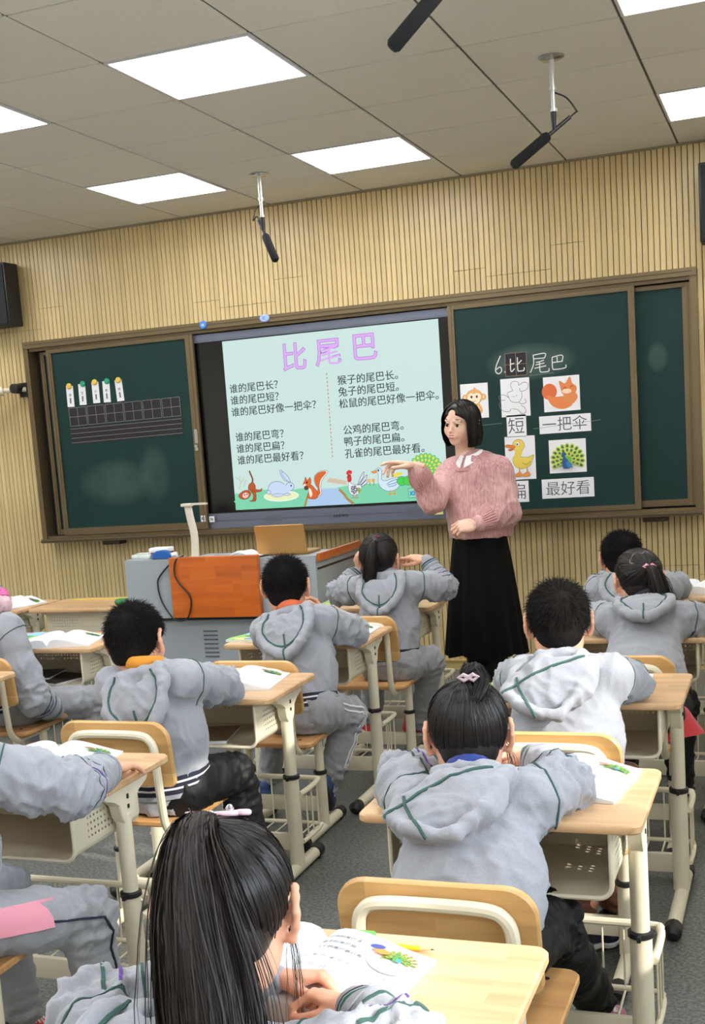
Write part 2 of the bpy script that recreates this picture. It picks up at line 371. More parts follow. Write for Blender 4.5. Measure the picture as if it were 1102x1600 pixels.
for xx in gx[1:-1]: MB().box((xx-.008, YB, H+.006), (xx+.008, 0, H+.03)).build('ceiling_grid_bar', M_TGRID, ceil)
for yy in gy[1:-1]: MB().box((XL, yy-.006, H+.005), (XR, yy+.006, H+.03)).build('ceiling_grid_bar', M_TGRID, ceil)
names = {(-2, 1): 'square ceiling light panel above the left chalkboard, near the front wall', (0, 1): 'square ceiling light panel near the front wall above the lit display',
 (3, 1): 'square ceiling light panel cut by the right edge, near the front wall', (-2, 4): 'ceiling light panel cut by the left edge of the picture',
 (0, 4): 'largest ceiling light panel, a whole bright square at upper left', (3, 4): 'ceiling light panel cut by the top right corner'}
for o in list(COL.objects):
    if o.name.startswith('ceiling_light') and '_ij' in o:
        k = tuple(o['_ij']); del o['_ij']
        if k in names: o['label'] = names[k]; del o['group']
        else: o['label'] = 'square ceiling light panel further back over the classroom'; o['group'] = 'rear ceiling lights'
# ------------------------------------------------------------------ flat print (drawings and lettering)
_txt = {}
def text_tris(s, size=1.0, weight=0.0):
    key = (s, weight)
    if key not in _txt:
        c = bpy.data.curves.new('lettering', 'FONT'); c.body = s; c.size = 1; c.offset = weight; c.resolution_u = 3
        o = bpy.data.objects.new('lettering', c); COL.objects.link(o); dg = bpy.context.evaluated_depsgraph_get()
        me = bpy.data.meshes.new_from_object(o.evaluated_get(dg)); vs = [tuple(v.co) for v in me.vertices]; fs = [tuple(p.vertices) for p in me.polygons]
        bpy.data.objects.remove(o); bpy.data.curves.remove(c); bpy.data.meshes.remove(me); _txt[key] = (vs, fs)
    vs, fs = _txt[key]; return [(v[0]*size, v[1]*size) for v in vs], fs
class Pic:
    """flat artwork in (u, v); fn maps (u, v, layer height) to a point"""
    def __init__(s, fn=None, step=0.00012): s.mb = MB(); s.h = 0; s.step = step; s.fn = fn or (lambda u, v, h: (u, -h, v))
    def raw(s, pts, fs, col):
        s.h += s.step; s.mb.col = lin(col); s.mb.add([s.fn(p[0], p[1], s.h) for p in pts], fs); return s
    def poly(s, pts, col):
        a = sum(pts[i][0]*pts[(i+1) % len(pts)][1]-pts[(i+1) % len(pts)][0]*pts[i][1] for i in range(len(pts)))
        if a < 0: pts = pts[::-1]
        t = geometry.tessellate_polygon([[Vector((p[0], p[1], 0)) for p in pts]])
        out = []
        for f in t:
            (x0, y0), (x1, y1), (x2, y2) = (pts[i] for i in f)
            out.append(tuple(f) if (x1-x0)*(y2-y0)-(x2-x0)*(y1-y0) > 0 else tuple(f)[::-1])
        return s.raw(pts, out, col)
    def rect(s, x0, y0, x1, y1, col): return s.raw([(x0, y0), (x1, y0), (x1, y1), (x0, y1)], [(0, 1, 2, 3)], col)
    def ell(s, cx, cy, rx, ry, col, rot=0, line=None, lw=0.0, n=20, a0=0, a1=360):
        c, q = math.cos(math.radians(rot)), math.sin(math.radians(rot))
        def ring(ax, ay):
            o = []
            m_ = n if a1-a0 >= 360 else n+1
            for k in range(m_):
                a = math.radians(a0+(a1-a0)*k/n); x, y = ax*math.cos(a), ay*math.sin(a); o.append((cx+x*c-y*q, cy+x*q+y*c))
            return o
        if line: p = ring(rx+lw, ry+lw); s.raw(p, [tuple(range(len(p)))], line)
        p = ring(rx, ry); return s.raw(p, [tuple(range(len(p)))], col)
    def line(s, pts, w, col):
        if len(pts) > 2: pts = [(p.x, p.y) for p in bez([(a, b_, 0) for a, b_ in pts], 5)]
        vs = []
        for i, (x, y) in enumerate(pts):
            x0, y0 = pts[max(0, i-1)]; x1, y1 = pts[min(len(pts)-1, i+1)]; dx, dy = x1-x0, y1-y0; L = math.hypot(dx, dy) or 1
            ww = w[0]+(w[1]-w[0])*i/(len(pts)-1) if isinstance(w, tuple) else w
            vs += [(x-dy/L*ww/2, y+dx/L*ww/2), (x+dy/L*ww/2, y-dx/L*ww/2)]
        return s.raw(vs, [(2*i, 2*i+1, 2*i+3, 2*i+2) for i in range(len(pts)-1)], col)
    def blob(s, pts, col, line=None, lw=0.002):
        P = bez([(a, b_, 0) for a, b_ in pts+[pts[0], pts[1]]], 5); P = [(p.x, p.y) for p in P[:-5]]
        s.poly(P, col)
        if line: s.line_raw(P+[P[0]], lw, line)
        return s
    def line_raw(s, pts, w, col):
        vs = []
        for i, (x, y) in enumerate(pts):
            x0, y0 = pts[max(0, i-1)]; x1, y1 = pts[min(len(pts)-1, i+1)]; dx, dy = x1-x0, y1-y0; L = math.hypot(dx, dy) or 1
            vs += [(x-dy/L*w/2, y+dx/L*w/2), (x+dy/L*w/2, y-dx/L*w/2)]
        return s.raw(vs, [(2*i, 2*i+1, 2*i+3, 2*i+2) for i in range(len(pts)-1)], col)
    def text(s, t, x, y, size, col, weight=0.0, sx=1.0, rot=0):
        vs, fs = text_tris(t, size, weight); c, q = math.cos(rot), math.sin(rot)
        return s.raw([(x+(a*c*sx-b_*q), y+(a*q*sx+b_*c)) for a, b_ in vs], fs, col)
    def build(s, name, m, parent=None): return s.mb.build(name, m, parent, 0)
def S(cx, cy, k, pts, fl=1): return [(cx+x*k*fl, cy+y*k) for x, y in pts]
def draw_monkey_tree(p, x, y, k):
    for q in ([(-.9,.0),(-.75,.5),(-.8,1.1)],[(-.75,.5),(-.4,.9)],[(-.8,.7),(-1.1,1.0)],[(-.5,.2),(-.2,.8)]): p.line(S(x, y, k, q), .05*k, (190,200,150))
    p.line(S(x, y, k, [(.25,.35),(.35,.75),(.22,1.15),(.12,1.45)]), .13*k, (120,62,30))
    p.blob(S(x, y, k, [(-.1,.0),(.0,.35),(.35,.5),(.55,.2),(.45,-.2),(.2,-.2)]), (190,88,40), (90,40,20), .035*k)
    p.blob(S(x, y, k, [(.35,.0),(.9,-.12),(1.1,.0),(1.0,-.25),(.4,-.28)]), (190,88,40), (90,40,20), .03*k)
    p.blob(S(x, y, k, [(.1,-.2),(.3,-.5),(.2,-.9),(-.1,-.98),(.45,-1.0),(.55,-.5),(.45,-.2)]), (185,84,38), (90,40,20), .03*k)
    p.blob(S(x, y, k, [(-.1,-.1),(-.55,-.15),(-1.0,-.5),(-.7,-.8),(-.2,-.75),(.1,-.4)]), (190,88,40), (90,40,20), .035*k)
    p.ell(x-.38*k, y-.5*k, .28*k, .22*k, (250,205,195), 20); p.ell(x-.45*k, y-.46*k, .05*k, .06*k, (30,20,20)); p.ell(x-.25*k, y-.42*k, .05*k, .06*k, (30,20,20))
def draw_rabbit(p, x, y, k, body=(205,222,250)):
    o = (60, 80, 120)
    p.ell(x+.05*k, y-.55*k, 1.35*k, .32*k, (235,245,190), 0, (245,250,240), .09*k)
    for q, r in (((.35,.95), 28), ((.55,.85), 38)): p.ell(x+q[0]*k, y+q[1]*k, .13*k, .48*k, body, r, o, .03*k)
    p.ell(x-.25*k, y, .72*k, .55*k, body, 0, o, .03*k); p.ell(x-.95*k, y-.22*k, .16*k, .14*k, body, 0, o, .03*k)
    p.ell(x+.35*k, y-.1*k, .42*k, .4*k, body); p.ell(x+.82*k, y+.12*k, .32*k, .3*k, body, 0, o, .03*k); p.ell(x+.62*k, y+.0*k, .22*k, .25*k, body)
    p.ell(x-.2*k, y-.48*k, .45*k, .11*k, body, 0, o, .025*k); p.ell(x+.55*k, y-.45*k, .25*k, .08*k, body, 0, o, .025*k); p.ell(x+.92*k, y+.18*k, .06*k, .07*k, (20,25,60))
def draw_squirrel(p, x, y, k, c=(222,104,36)):
    o = (110, 50, 20)
    p.blob(S(x, y, k, [(.35,-.85),(.75,-.6),(.75,.0),(.95,.55),(1.45,1.15),(.8,1.2),(.3,.85),(.25,.3),(.5,-.2),(.25,-.6)]), (250,240,235), o, .03*k)
    p.blob(S(x, y, k, [(.3,-.8),(.65,-.55),(.62,.0),(.78,.55),(1.3,1.1),(.75,1.12),(.32,.8),(.3,.3),(.5,-.2),(.25,-.6)]), c, o, .02*k)
    p.blob(S(x, y, k, [(-.35,.0),(-.3,-.4),(-.45,-.8),(-.1,-.95),(.35,-.9),(.45,-.5),(.2,-.1),(-.05,.15)]), c, o, .03*k)
    p.blob(S(x, y, k, [(-.3,-.1),(-.28,-.5),(-.2,-.8),(-.02,-.6),(-.1,-.2)]), (250,235,225))
    p.blob(S(x, y, k, [(-.75,.25),(-.6,.5),(-.5,.8),(-.35,.55),(-.1,.75),(-.05,.35),(-.2,.05),(-.55,.05)]), c, o, .03*k)
    p.ell(x-.4*k, y+.38*k, .07*k, .09*k, (20,15,10)); p.ell(x-.5*k, y-.05*k, .16*k, .16*k, (90,55,40), 0, o, .02*k); p.ell(x-.6*k, y+.18*k, .12*k, .08*k, (250,235,225))
def draw_rooster(p, x, y, k):
    o = (50, 52, 66)
    for q in ([(.2,-.1),(.7,.5),(.85,1.0),(.6,.75)],[(.3,-.2),(.9,.3),(1.1,.75),(.75,.45)],[(.35,-.3),(.95,.0),(1.2,.35),(.8,.15)]): p.blob(S(x, y, k, q), (225,228,242), o, .04*k)
    p.blob(S(x, y, k, [(-.55,.5),(-.35,.1),(.1,-.05),(.5,-.1),(.45,-.55),(.0,-.9),(-.45,-.8),(-.65,-.3)]), (238,238,246), (90,92,110), .03*k)
    for i in range(16):
        a = i*2.4; p.ell(x+(-.12+.34*math.cos(a)*math.sqrt(i/16))*k, y+(-.42+.34*math.sin(a)*math.sqrt(i/16))*k, .045*k, .12*k, o if i % 2 else (110,112,135), a*57)
    p.blob(S(x, y, k, [(.15,-.3),(.4,-.3),(.45,-.6),(.25,-.75)]), (150,175,80)); p.blob(S(x, y, k, [(-.7,.7),(-.55,.9),(-.35,.85),(-.3,.4),(-.5,.2),(-.65,.4)]), (205,50,60))
    for q in ((-.62,1.0),(-.48,1.1),(-.34,1.05)): p.ell(x+q[0]*k, y+q[1]*k, .12*k, .16*k, (222,45,55))
    p.ell(x-.6*k, y+.4*k, .09*k, .16*k, (222,45,55)); p.poly(S(x, y, k, [(-.68,.7),(-.85,.62),(-.68,.58)]), (240,190,60)); p.ell(x-.55*k, y+.72*k, .04*k, .04*k, (20,20,20))
    for a in (-.25, .05): p.line(S(x, y, k, [(a,-.8),(a,-1.1)]), .06*k, (190,120,110)); p.line(S(x, y, k, [(a-.2,-1.14),(a+.18,-1.1)]), .05*k, (190,120,110))
def draw_goose(p, x, y, k, body=(214,236,248), o=(60,95,150)):
    for q in ((.6,.5),(.8,.6),(1.0,.6)): p.ell(x+q[0]*k, y+q[1]*k, .18*k, .14*k, (240,225,80), 20)
    p.blob(S(x, y, k, [(-.95,.95),(-.8,1.15),(-.55,1.1),(-.45,.8),(-.5,.3),(-.2,.15),(.4,.3),(1.2,.35),(1.0,-.2),(.5,-.6),(-.1,-.65),(-.6,-.35),(-.8,.1),(-.75,.7)]), body, o, .03*k)
    for q in ([(-.1,-.1),(.3,.1),(.9,.25)],[(-.1,-.2),(.4,-.1),(.85,.05)],[(.0,-.32),(.4,-.28),(.7,-.15)]): p.line(S(x, y, k, q), .05*k, (90,120,200))
    p.blob(S(x, y, k, [(-.9,1.0),(-1.3,.9),(-1.1,.78),(-.85,.85)]), (240,150,40), (140,80,20), .02*k); p.ell(x-.72*k, y+.98*k, .07*k, .09*k, (20,40,90))
    for a in (.15, .5): p.line(S(x, y, k, [(a,-.6),(a-.05,-.85)]), .07*k, (235,150,50)); p.poly(S(x, y, k, [(a-.35,-.9),(a+.1,-.82),(a+.05,-.95)]), (235,150,50))
def draw_peacock(p, x, y, k, n=11, leaf=(120,190,80), rim=(205,220,90), eye=(60,110,90), r0=1.0, body=(40,90,160), spread=(-25, 205)):
    for rr, m_, sz in ((1.0, n+2, .17), (.72, n, .15), (.45, n-3, .13)):
        for i in range(m_):
            a = math.radians(spread[0]+(spread[1]-spread[0])*i/(m_-1)); cx_, cy_ = x+math.cos(a)*rr*k*r0*1.05, y+math.sin(a)*rr*k*r0
            p.line([(x, y-.1*k), (cx_, cy_)], (.04*k, .2*k), leaf); p.ell(cx_, cy_, sz*1.35*k, sz*k, rim, math.degrees(a)); p.ell(cx_, cy_, sz*.8*k, sz*.55*k, eye, math.degrees(a))
    p.blob(S(x, y, k, [(-.32,-.55),(-.38,-.1),(-.3,.3),(-.42,.42),(-.28,.6),(-.15,.5),(-.15,.2),(.1,-.1),(.3,-.45),(.0,-.6)]), body, (20,50,100), .02*k)
    p.blob(S(x, y, k, [(-.1,-.15),(.1,-.1),(.35,-.5),(.0,-.5)]), (60,140,190)); p.poly(S(x, y, k, [(-.4,.5),(-.55,.44),(-.4,.43)]), (200,180,120))
def draw_duckling(p, x, y, k):
    o = (150, 120, 50); yl = (236, 210, 92)
    p.blob(S(x, y, k, [(-.3,.25),(-.55,-.1),(-.4,-.6),(.1,-.8),(.65,-.6),(.85,-.2),(.95,.15),(.55,.0),(.1,.05)]), yl, o, .025*k)
    p.blob(S(x, y, k, [(-.45,.0),(-.3,.5),(.15,.6),(.05,.1)]), yl); p.ell(x-.1*k, y+.85*k, .42*k, .42*k, yl, 0, o, .025*k); p.ell(x-.12*k, y+.45*k, .24*k, .3*k, yl)
    p.blob(S(x, y, k, [(-.4,.85),(-.9,.95),(-1.05,.8),(-.75,.7),(-.4,.65)]), (226,134,56), (140,80,30), .02*k); p.blob(S(x, y, k, [(-.5,.66),(-.85,.6),(-.7,.48),(-.45,.58)]), (200,96,70))
    p.ell(x-.15*k, y+.95*k, .1*k, .15*k, (250,250,250), 0, o, .01*k); p.ell(x-.17*k, y+.93*k, .05*k, .08*k, (30,60,110)); p.line(S(x, y, k, [(.1,-.35),(.4,-.5),(.7,-.3)]), .03*k, o)
    for a in (-.1, .45): p.line(S(x, y, k, [(a,-.75),(a,-1.1)]), .08*k, (220,150,60)); p.blob(S(x, y, k, [(a,-1.0),(a-.4,-1.25),(a-.1,-1.35),(a+.2,-1.25)]), (232,150,70), (150,90,40), .02*k)
def draw_monkey_face(p, x, y, k):
    c = (236, 178, 112); o = (190, 130, 80)
    p.blob(S(x, y, k, [(-.1,-.5),(-.3,-1.2),(-.1,-1.6),(.7,-1.6),(.8,-1.2),(.5,-.6)]), c, o, .02*k); p.ell(x+.25*k, y-1.15*k, .25*k, .35*k, (250,225,190))
    for a in (-.95, .95): p.ell(x+a*k, y+.05*k, .28*k, .3*k, c, 0, o, .02*k); p.ell(x+a*k, y+.05*k, .16*k, .18*k, (250,215,180))
    p.ell(x, y+.1*k, .88*k, .75*k, c, 0, o, .02*k); p.blob(S(x, y, k, [(-.15,.75),(.05,1.1),(.25,.75)]), c)
    p.ell(x-.3*k, y+.08*k, .42*k, .4*k, (252,232,205)); p.ell(x+.3*k, y+.08*k, .42*k, .4*k, (252,232,205)); p.ell(x, y-.25*k, .6*k, .4*k, (252,232,205))
    for a in (-.28, .28): p.ell(x+a*k, y+.1*k, .11*k, .14*k, (70,45,35))
    p.line(S(x, y, k, [(-.15,-.3),(0,-.38),(.18,-.3)]), .04*k, (150,90,60))
def draw_rabbit_sketch(p, x, y, k):
    o = (120, 120, 122); w = .035*k
    for q in ([(-.1,.5),(-.25,.9),(-.1,1.15),(.3,1.1),(.35,.85)],[(.35,.85),(.75,1.05),(1.05,.9),(.95,.55),(.5,.4),(.4,.65)],[(-.1,.5),(-.5,.35),(-.4,.0),(-.2,-.3),(.3,-.35),(.55,.0),(.55,.35)],
              [(-.4,.0),(-.8,.25),(-1.15,.15),(-1.05,-.1),(-.7,-.15)],[(-1.0,-.1),(-1.15,-.5),(-.9,-.9),(-.45,-1.0),(-.3,-.8)],[(.3,-.35),(.5,-.5),(.85,-.4),(.75,-.15)],[(-.2,-.8),(.2,-.9),(.5,-1.2),(.8,-1.1),(.7,-.75),(.45,-.6)],[(-.15,.1),(.0,.05)],[(.1,.1),(.2,.15)]):
        p.line(S(x, y, k, q), w, o)
def draw_squirrel_card(p, x, y, k):
    c = (232, 134, 72); o = (190, 96, 44)
    p.ell(x-.75*k, y+.2*k, .55*k, .58*k, (226,110,60)); p.blob(S(x, y, k, [(-1.0,-.1),(-.6,-.8),(.1,-1.1),(.8,-.9),(.9,-.4),(.3,-.2),(-.4,-.2)]), c)
    p.blob(S(x, y, k, [(.1,.3),(.0,.9),(.4,.7),(.75,1.15),(.9,.7),(1.2,.4),(1.1,.0),(.6,-.15),(.2,.0)]), c, o, .02*k); p.blob(S(x, y, k, [(.3,.0),(.2,-.5),(.8,-.8),(1.25,-.4),(1.1,.0)]), (228,140,80))
    p.ell(x+.5*k, y+.15*k, .35*k, .17*k, (250,215,185)); p.line(S(x, y, k, [(.25,.35),(.4,.42),(.5,.35)]), .04*k, (90,50,30)); p.line(S(x, y, k, [(.75,.42),(.88,.5),(.98,.45)]), .04*k, (90,50,30))

M_PRINT = attr_mat('printed_paper', 0.55); M_SCREEN = attr_mat('lit_screen', emit=0.84)
M_PAPER = mat('white_paper', (238, 238, 242), 0.6); M_CHALK = attr_mat('chalk_writing', 0.9)

# ------------------------------------------------------------------ front wall: display and chalkboards
fr = empty('chalkboard_frame', 'long bronze rail frame around the display and the sliding chalkboards', 'frame', (-.2475, 0, 1.557))
def wb(mb, lo, hi, o=(-.2475, 0, 1.557)): return mb.box([a-b_ for a, b_ in zip(lo, o)], [a-b_ for a, b_ in zip(hi, o)])
x0, x1, z0, z1 = -2.383, 1.885, .893, 2.221
for nm, lo, hi in (('top_rail', (x0, -.13, 2.178), (x1, -.002, z1)), ('top_rail', (x0+.03, -.105, 2.158), (x1-.03, -.01, 2.178)),
                   ('bottom_rail', (x0, -.15, z0), (x1, -.002, .918)), ('bottom_rail', (x0+.02, -.105, .918), (x1-.02, -.01, .934)),
                   ('side_rail', (x0, -.12, .918), (x0+.03, -.002, 2.178)), ('side_rail', (x1-.036, -.12, .918), (x1, -.002, 2.178))):
    wb(MB(), lo, hi).build(nm, M_BRONZE, fr)
wb(wb(MB(), (x0+.02, -.115, 2.199), (x1-.02, -.132, 2.203)), (x0, -.158, .900), (x1, -.15, .906)).build('lip', M_BRONZE_D, fr)
wb(MB(), (x0+.03, -.012, .93), (x1-.036, -.004, 2.16)).build('back_panel', M_BLACKP, fr)
for xx in (-1.94, 1.56): wb(MB(), (xx, -.10, .862), (xx+.13, -.01, .893)).build('mounting_foot', M_BRONZE_D, fr)
def board(name, label, x0, x1, z0, z1, y, fl=.030, fr_=.030, fb=.035, green=M_GREENB, ft=.022):
    cx, cz = (x0+x1)/2, (z0+z1)/2; o = empty(name, label, 'chalkboard', (cx, y, cz)); a, c = (x1-x0)/2, (z1-z0)/2
    MB().box((-a+fl, -.008, -c+fb), (a-fr_, .004, c-ft)).build('writing_surface', green, o)
    def stile(nm, p0, p1, q0, q1):
        mb = MB().box((p0, -.018, q0), (p1, .006, q1))
        if q1-q0 > p1-p0: mb.box(((p0+p1)/2-.004, -.021, q0), ((p0+p1)/2+.004, -.018, q1))
        else: mb.box((p0, -.021, (q0+q1)/2-.003), (p1, -.018, (q0+q1)/2+.003))
        mb.build(nm, M_BRONZE, o)
    stile('frame_stile', -a, -a+fl, -c, c); stile('frame_stile', a-fr_, a, -c, c); stile('frame_rail', -a+fl, a-fr_, -c, -c+fb); stile('frame_rail', -a+fl, a-fr_, c-ft, c)
    return o
bl = board('sliding_chalkboard', 'left sliding green chalkboard holding five name slips above a black grid strip', -2.215, -1.142, .938, 2.156, -.10, fl=.036, fr_=.052, fb=.045, green=M_GREEN_L)
br_ = board('sliding_chalkboard', 'right sliding green chalkboard with animal cards and chalk title', .505, 1.557, .938, 2.156, -.10, fl=.036, fr_=.034, fb=.028, green=M_GREEN_R)
bf1 = board('fixed_chalkboard', 'narrow fixed chalkboard strip behind the left sliding board', -2.30, -1.3, .94, 2.15, -.045)
bf2 = board('fixed_chalkboard', 'narrow fixed green chalkboard at the far right end', 1.2, 1.85, .945, 2.15, -.055, fr_=.045, green=M_GREEN_F)
# handles / locks on the inner stiles
def lock(parent, x, z):
    MB().prism(rrect(x-.011, z-.045, x+.011, z+.045, .01), -.026, -.018, 'Y').build('lock_plate', M_CHROME, parent)
    MB().box((x-.009, -.034, z-.09), (x+.012, -.018, z-.055)).lathe([(.010, -.040), (.010, -.018)], 14, (x, 0, z-.062), 'Y').build('lock_latch', M_CHROME, parent)
lock(bl, .51, -.02); 
MB().prism(rrect(-.517, .02, -.497, .08, .008), -.024, -.018, 'Y').build('lock_plate', M_BRONZE_D, br_)
# interactive display
M_BEZEL = mat('blue_grey_metal', (112, 118, 136), 0.28, metal=0.35); M_SCRB = mat('screen_black', (10, 9, 12), 0.12, spec=0.6)
dp = empty('interactive_display', 'large lit classroom display showing a slide about animal tails', 'display', (-.33, -.02, 1.54))
def dbx(mb, lo, hi): return wb(mb, lo, hi, (-.33, -.02, 1.54))
dbx(MB(), (-1.19, -.070, .93), (.55, -.014, 2.155)).build('housing', M_BLACKP, dp)
dbx(MB(), (-1.15, -.076, 1.035), (.51, -.070, 2.105)).build('screen_glass', M_SCRB, dp)
dbx(dbx(MB(), (-1.19, -.086, 2.112), (.52, -.070, 2.150)), (-1.19, -.082, 2.103), (.52, -.070, 2.112)).build('top_bezel', M_BEZEL, dp)
dbx(dbx(dbx(MB(), (-1.19, -.088, .985), (.55, -.070, 1.030)), (-1.19, -.083, .980), (.55, -.070, .985)), (-1.19, -.088, .935), (.55, -.070, .980)).build('bottom_bezel', M_BEZEL, dp)
pl = Pic(lambda u, v, h: (u+.33, -.0885+.02-h, v-1.54)); pl.text('seewo', -.295, .972, .036, (28, 28, 36), .012, 1.05)
for xx in (-.75, .17): pl.rect(xx, .962, xx+.11, 1.0, (96,100,116))
pl.build('maker_lettering', M_PRINT, dp)
# the slide
p = Pic(lambda u, v, h: (u+.33, -.0765+.02-h, v-1.54), .00006)
a0, a1, b0, b1 = -.957, .437, 1.046, 2.096
p.rect(a0, b0, a1, b1, (205, 231, 226)); p.rect(a0, b0, a1, 1.15, (128, 216, 176))
p.blob([(-.93, 1.12), (-.8, 1.165), (-.6, 1.15), (-.45, 1.16), (-.42, 1.1), (-.5, 1.09), (-.93, 1.09)], (128, 216, 176))
p.blob([(-.25, 1.155), (-.1, 1.165), (.1, 1.16), (.3, 1.17), (.405, 1.165), (.405, 1.1), (0, 1.1), (-.24, 1.1)], (128, 216, 176))
p.poly([(-.47, 1.047), (-.44, 1.15), (-.26, 1.15), (-.21, 1.08), (-.17, 1.047)], (176, 205, 240))
p.line([(-.485, 1.047), (-.465, 1.10), (-.44, 1.15)], .012, (176, 140, 70)); p.line([(-.16, 1.047), (-.2, 1.08), (-.22, 1.11), (-.25, 1.14)], .016, (176, 140, 70))
p.poly([(-.33, 1.19), (-.2, 1.165), (-.2, 1.19), (-.31, 1.215)], (214, 196, 170))
for t, x_, y_ in (('谁的尾巴长？', -.934, 1.779), ('谁的尾巴短？', -.934, 1.707), ('谁的尾巴好像一把伞？', -.934, 1.635), ('谁的尾巴弯？', -.920, 1.478), ('谁的尾巴扁？', -.920, 1.406), ('谁的尾巴最好看？', -.920, 1.334),
                  ('猴子的尾巴长。', -.213, 1.772), ('兔子的尾巴短。', -.213, 1.703), ('松鼠的尾巴好像一把伞。', -.213, 1.632), ('公鸡的尾巴弯。', -.198, 1.473), ('鸭子的尾巴扁。', -.198, 1.403), ('孔雀的尾巴最好看。', -.198, 1.331)):
    p.text(t, x_, y_, .0605, (28, 44, 52), 0, rot=.012); p.text(t, x_+.0013, y_+.0005, .0605, (28, 44, 52), 0, rot=.012)
for t, x_, y_ in (('比', -.570, 1.895), ('尾', -.345, 1.905), ('巴', -.115, 1.915)):
    p.text(t, x_, y_, .175, (186, 110, 214), .022); p.text(t, x_, y_, .175, (222, 176, 244), .002)
for i in range(22):
    zz = 1.845-i*.0235; p.rect(-.279, zz-.012, -.2745, zz, (206, 60, 66))
draw_monkey_tree(p, -.85, 1.175, .078); draw_rabbit(p, -.64, 1.165, .083); draw_squirrel(p, -.425, 1.165, .078); draw_rooster(p, -.14, 1.165, .072); draw_goose(p, .07, 1.165, .078)
p.ell(.31, 1.215, .080, .082, (70, 222, 70)); draw_peacock(p, .31, 1.225, .085, 12, (60, 215, 60), (90, 200, 110), (225, 225, 90), 1.0, (60, 180, 90), (-10, 200))
for x_ in (.16, .2, .24): p.ell(x_, 1.17, .03, .026, (70, 215, 70), 0, (90, 110, 150), .003)
for x_, c_ in ((-.045, (236, 196, 90)), (-.02, (225, 170, 90))): p.line([(x_, 1.15), (x_+.004, 1.175)], .004, (110, 150, 70)); p.ell(x_, 1.183, .010, .012, c_)
p.rect(.195, 1.065, .40, 1.125, (60, 130, 120)); p.rect(.198, 1.068, .397, 1.122, (150, 222, 190)); p.text('xxjxsxyj', .205, 1.082, .050, (20, 140, 210), .035, .85)
p.build('slide_picture', M_SCREEN, dp)
# stickers, note, magnets
def sheet(name, label, cat, cx, y, cz, w, h, draw, group=None, tilt=0, th=.0012, matp=None, curl=0):
    o = empty(name, label, cat, (cx, y, cz), 0, group); o.rotation_euler = (0, math.radians(tilt), 0)
    MB().box((-w/2, -th, -h/2), (w/2, 0, h/2)).build('paper_sheet', matp or M_PAPER, o)
    if draw:
        q = Pic(lambda u, v, hh: (u, -th-.0001-hh, v)); draw(q); q.build('printed_picture' if cat == 'picture card' else 'lettering', M_PRINT, o)
    return o
def fx(q): q.text('贴', -.011, -.008, .022, (40, 40, 40), .02)
sheet('sticker', 'small white sticker on the left board stile beside the display corner', 'sticker', -1.172, -.1195, 1.005, .030, .040, fx)
sheet('sticker', 'small white sticker on the bottom bezel of the display, left end', 'sticker', -1.115, -.1095, .998, .036, .036, fx)
sheet('sticky_note', 'pale yellow note stuck on the bottom bezel beside the woman', 'note', .375, -.109, .985, .068, .05, lambda q: [q.line([(-.028, .012-.012*i), (.024, .014-.012*i)], .0015, (190, 190, 120)) for i in range(3)], matp=mat('yellow_paper', (226, 224, 150), .7))
M_MAGB = mat('blue_magnet', (70, 130, 205), .35)
for nm, x_, rx, lab in (('round_magnet', -1.05, .026, 'round blue magnet on the top rail left of the display'), ('round_magnet', -.633, .033, 'oval pale blue magnet on the top rail above the display')):
    o = empty(nm, lab, 'magnet', (x_, -.13, 2.203)); sc = 1.0 if x_ < -1 else .72
    mb = MB().lathe([(.002, -.014), (rx*.8, -.012), (rx, -.006), (rx, 0)], 24, (0, 0, 0), 'Y')
    mb.v = [(a_, b_, c_*sc) for a_, b_, c_ in mb.v]; mb.build('magnet_disc', M_MAGB if x_ < -1 else mat('pale_blue_magnet', (160, 185, 225), .3), o)
    q = Pic(lambda u, v, hh: (u, -.0145-hh, v)); q.text('18' if x_ < -1 else '云', -.012, -.008, .022, (225, 235, 250) if x_ < -1 else (70, 110, 190), .02); q.build('printed_emblem', M_PRINT, o)
# left board: black grid strip, name slips with magnets
g = empty('grid_strip', 'black magnetic writing strip with six ruled squares and four lines', 'writing strip', (-1.677, -.1085, 1.655)); g.rotation_euler = (0, math.radians(-.7), 0)
M_BLKM = mat('black_magnetic_sheet', (34, 30, 38), .7, var=.06)
MB().box((-.413, -.0012, -.115), (.413, 0, -.008)).build('lined_sheet', M_BLKM, g)
for i in range(6):
    xa = -.413+i*.1385; MB().box((xa, -.0016, .0), (xa+.134, 0, .124)).build('square_sheet', M_BLKM, g)
q = Pic(lambda u, v, hh: (u, -.0018-hh, v)); gl_ = (150, 146, 138)
for i in range(6):
    xa = -.413+i*.1385; xb = xa+.134
    for (u0, v0, u1, v1) in ((xa+.003, .003, xb-.003, .003), (xa+.003, .121, xb-.003, .121), (xa+.003, .003, xa+.003, .121), (xb-.003, .003, xb-.003, .121), ((xa+xb)/2, .003, (xa+xb)/2, .121), (xa+.003, .062, xb-.003, .062)):
        q.line([(u0, v0), (u1, v1)], .0022, gl_)
for i in range(4): q.line([(-.41, -.016-.030*i), (.41, -.016-.030*i)], .0022, gl_)
q.build('ruled_lines', M_PRINT, g)
M_MY = mat('yellow_magnet', (232, 196, 80), .35); M_MG = mat('green_magnet', (36, 160, 120), .35)
